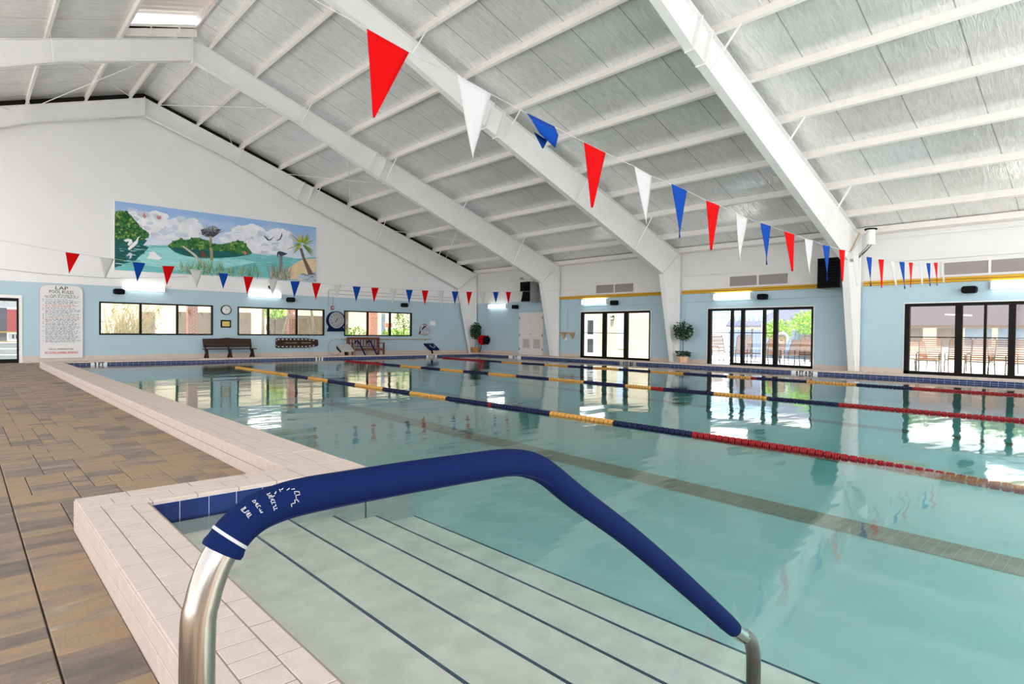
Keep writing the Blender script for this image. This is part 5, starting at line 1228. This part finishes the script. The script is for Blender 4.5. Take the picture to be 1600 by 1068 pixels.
def brick_col(x0, x1, y, label):
    b = MB(); b.box(x0+.006, x1-.006, y+.006, y+.294, 0, 3.2, 1)
    z = 0; k = 0
    while z < 3.2:
        o = (k % 2)*.11; x = x0-o
        while x < x1:
            a, c = max(x, x0), min(x+.21, x1)
            if c-a > .02: b.box(a+.004, c-.004, y, y+.3, z+.004, z+.071)
            x += .22
        z += .075; k += 1
    tag(b.build('brick_column', ['brick', 'grout']), label, 'column')
brick_col(7.13, 7.51, 28.0, 'brick column seen through the strip window near the rules sign')
brick_col(11.48, 11.81, 28.0, 'brick column seen through the middle strip window')
brick_col(15.78, 16.2, 28.0, 'brick column seen through the strip window above the slatted bench')
t = thing('reed_clump', 'tall pale dry reeds seen through the strip window beside the rules sign', 'reeds', (4.65, 26.9, 0)); L = MB(); rr = random.Random(5)
for k in range(90):
    a = rr.uniform(-.55, 1.0); h = rr.uniform(1.4, 2.3); x = rr.uniform(-.6, .5); y = rr.uniform(-.3, .3)
    L.tube([(x, y, 0), (x+a*h*.25, y, h*.6), (x+a*h*.6, y+rr.uniform(-.1, .1), h)], [.022, .018, .004], 5)
for k in range(160):
    x = rr.uniform(-.7, 1.3); z = rr.uniform(.9, 2.2); L.leaf((x, rr.uniform(-.3, .3), z), (rr.uniform(-1, 1), 0, rr.uniform(-.2, 1)), .25, .02)
L.build('blades', 'reed', t)
def trunk(x, lean, label):
    tag(MB().tube([(x, 27.6, 0), (x+lean*.5, 27.6, 1.3), (x+lean, 27.6, 2.8)], [.09, .07, .05], 8).build('slender_tree', 'bark', smooth=True), label, 'tree')
trunk(12.7, -.4, 'leaning pale tree trunk in the last pane of the middle strip window')
trunk(13.05, .15, 'upright pale tree trunk in the last pane of the middle strip window')
trunk(10.1, .02, 'pale tree trunk at the first mullion of the middle strip window')
trunk(10.75, .75, 'slanting pale tree trunk in the centre pane of the middle strip window')
t = thing('bird_house', 'small tan bird house in the centre pane of the middle strip window', 'bird house', (10.35, 27.4, 0))
b = MB(); b.prism([(-.14, 1.15), (.14, 1.15), (.14, 1.38), (0, 1.55), (-.14, 1.38)], 'xz', -.12, .12); b.build('box', 'wood_tan', t); MB().tube([(0, 0, 0), (0, 0, 1.15)], .03, 6).build('post', 'stem', t)
bush('shrub', 11.0, 28.6, 1.72, .5, .6, 'leaf_light', 'yellow green foliage hanging in the centre pane of the middle strip window', 'shrub', n=300, ls=.12)
bush('shrub', 14.5, 27.2, .3, .6, 1.05, 'leaf_light', 'light green shrub in the first pane of the window above the slatted bench', 'shrub', n=420, ls=.11)
bush('shrub', 16.75, 27.6, .3, .5, 1.0, 'leaf_light', 'light green shrub under the centre pane of the window above the slatted bench', 'shrub', n=420, ls=.11)
bush('shrub', 17.7, 28.0, .3, .75, 1.0, 'leaf_light', 'yellow green shrub under the last pane of the window above the slatted bench', 'shrub', n=420, ls=.12)
bush('small_tree', 18.05, 28.4, .8, .55, 1.5, 'leaf_mid', 'small grey green tree in the last pane of the window above the slatted bench', 'tree', n=420, ls=.1)
t = thing('mail_box', 'red box sign in the centre pane of the window above the slatted bench', 'sign', (17.4, 28.9, 1.5)); MB().box(-.2, .2, -.1, .1, -.12, .12).build('box', 'brick', t); MB().tube([(0, 0, -1.5), (0, 0, -.12)], .03, 6).build('post', 'bronze_tube', t)
# beyond the end wall door
t = thing('drink_stand', 'red and navy kiosk with yellow rails beyond the mural wall door', 'kiosk', (0, 26.9, 0))
MB().box(-1.5, 1.20, 0, .1, .98, 1.85).build('navy_panel', mat('slate panel', srgb(70, 82, 100), .6), t); MB().box(1.20, 1.62, -.02, .1, 1.02, 1.80).build('red_panel', mat('red panel', srgb(214, 56, 66), .6), t)
for z in (.99, .66): MB().box(-1.5, 1.62, -.08, .04, z, z+.05).build('rail', 'yellow_pipe', t)
MB().box(1.22, 1.58, -.1, -.06, .74, .98).build('sign_panel', 'white', t); MB().box(1.33, 1.38, -.11, -.1, .79, .93).build('sign_mark', 'text_black', t); MB().box(1.43, 1.50, -.11, -.1, .79, .93).build('sign_mark', 'text_black', t)
MB().box(-1.5, 1.2, 0, .1, .70, .98).build('counter_front', 'dark_grey', t)
for k in range(3): MB().box(-1.5, 1.62, -.03, .1, .03+k*.21, .22+k*.21).build('lower_board', 'white', t)
MB().box(-1.5, 1.62, -.03, .1, 1.86, 2.4).build('upper_board', 'white', t)
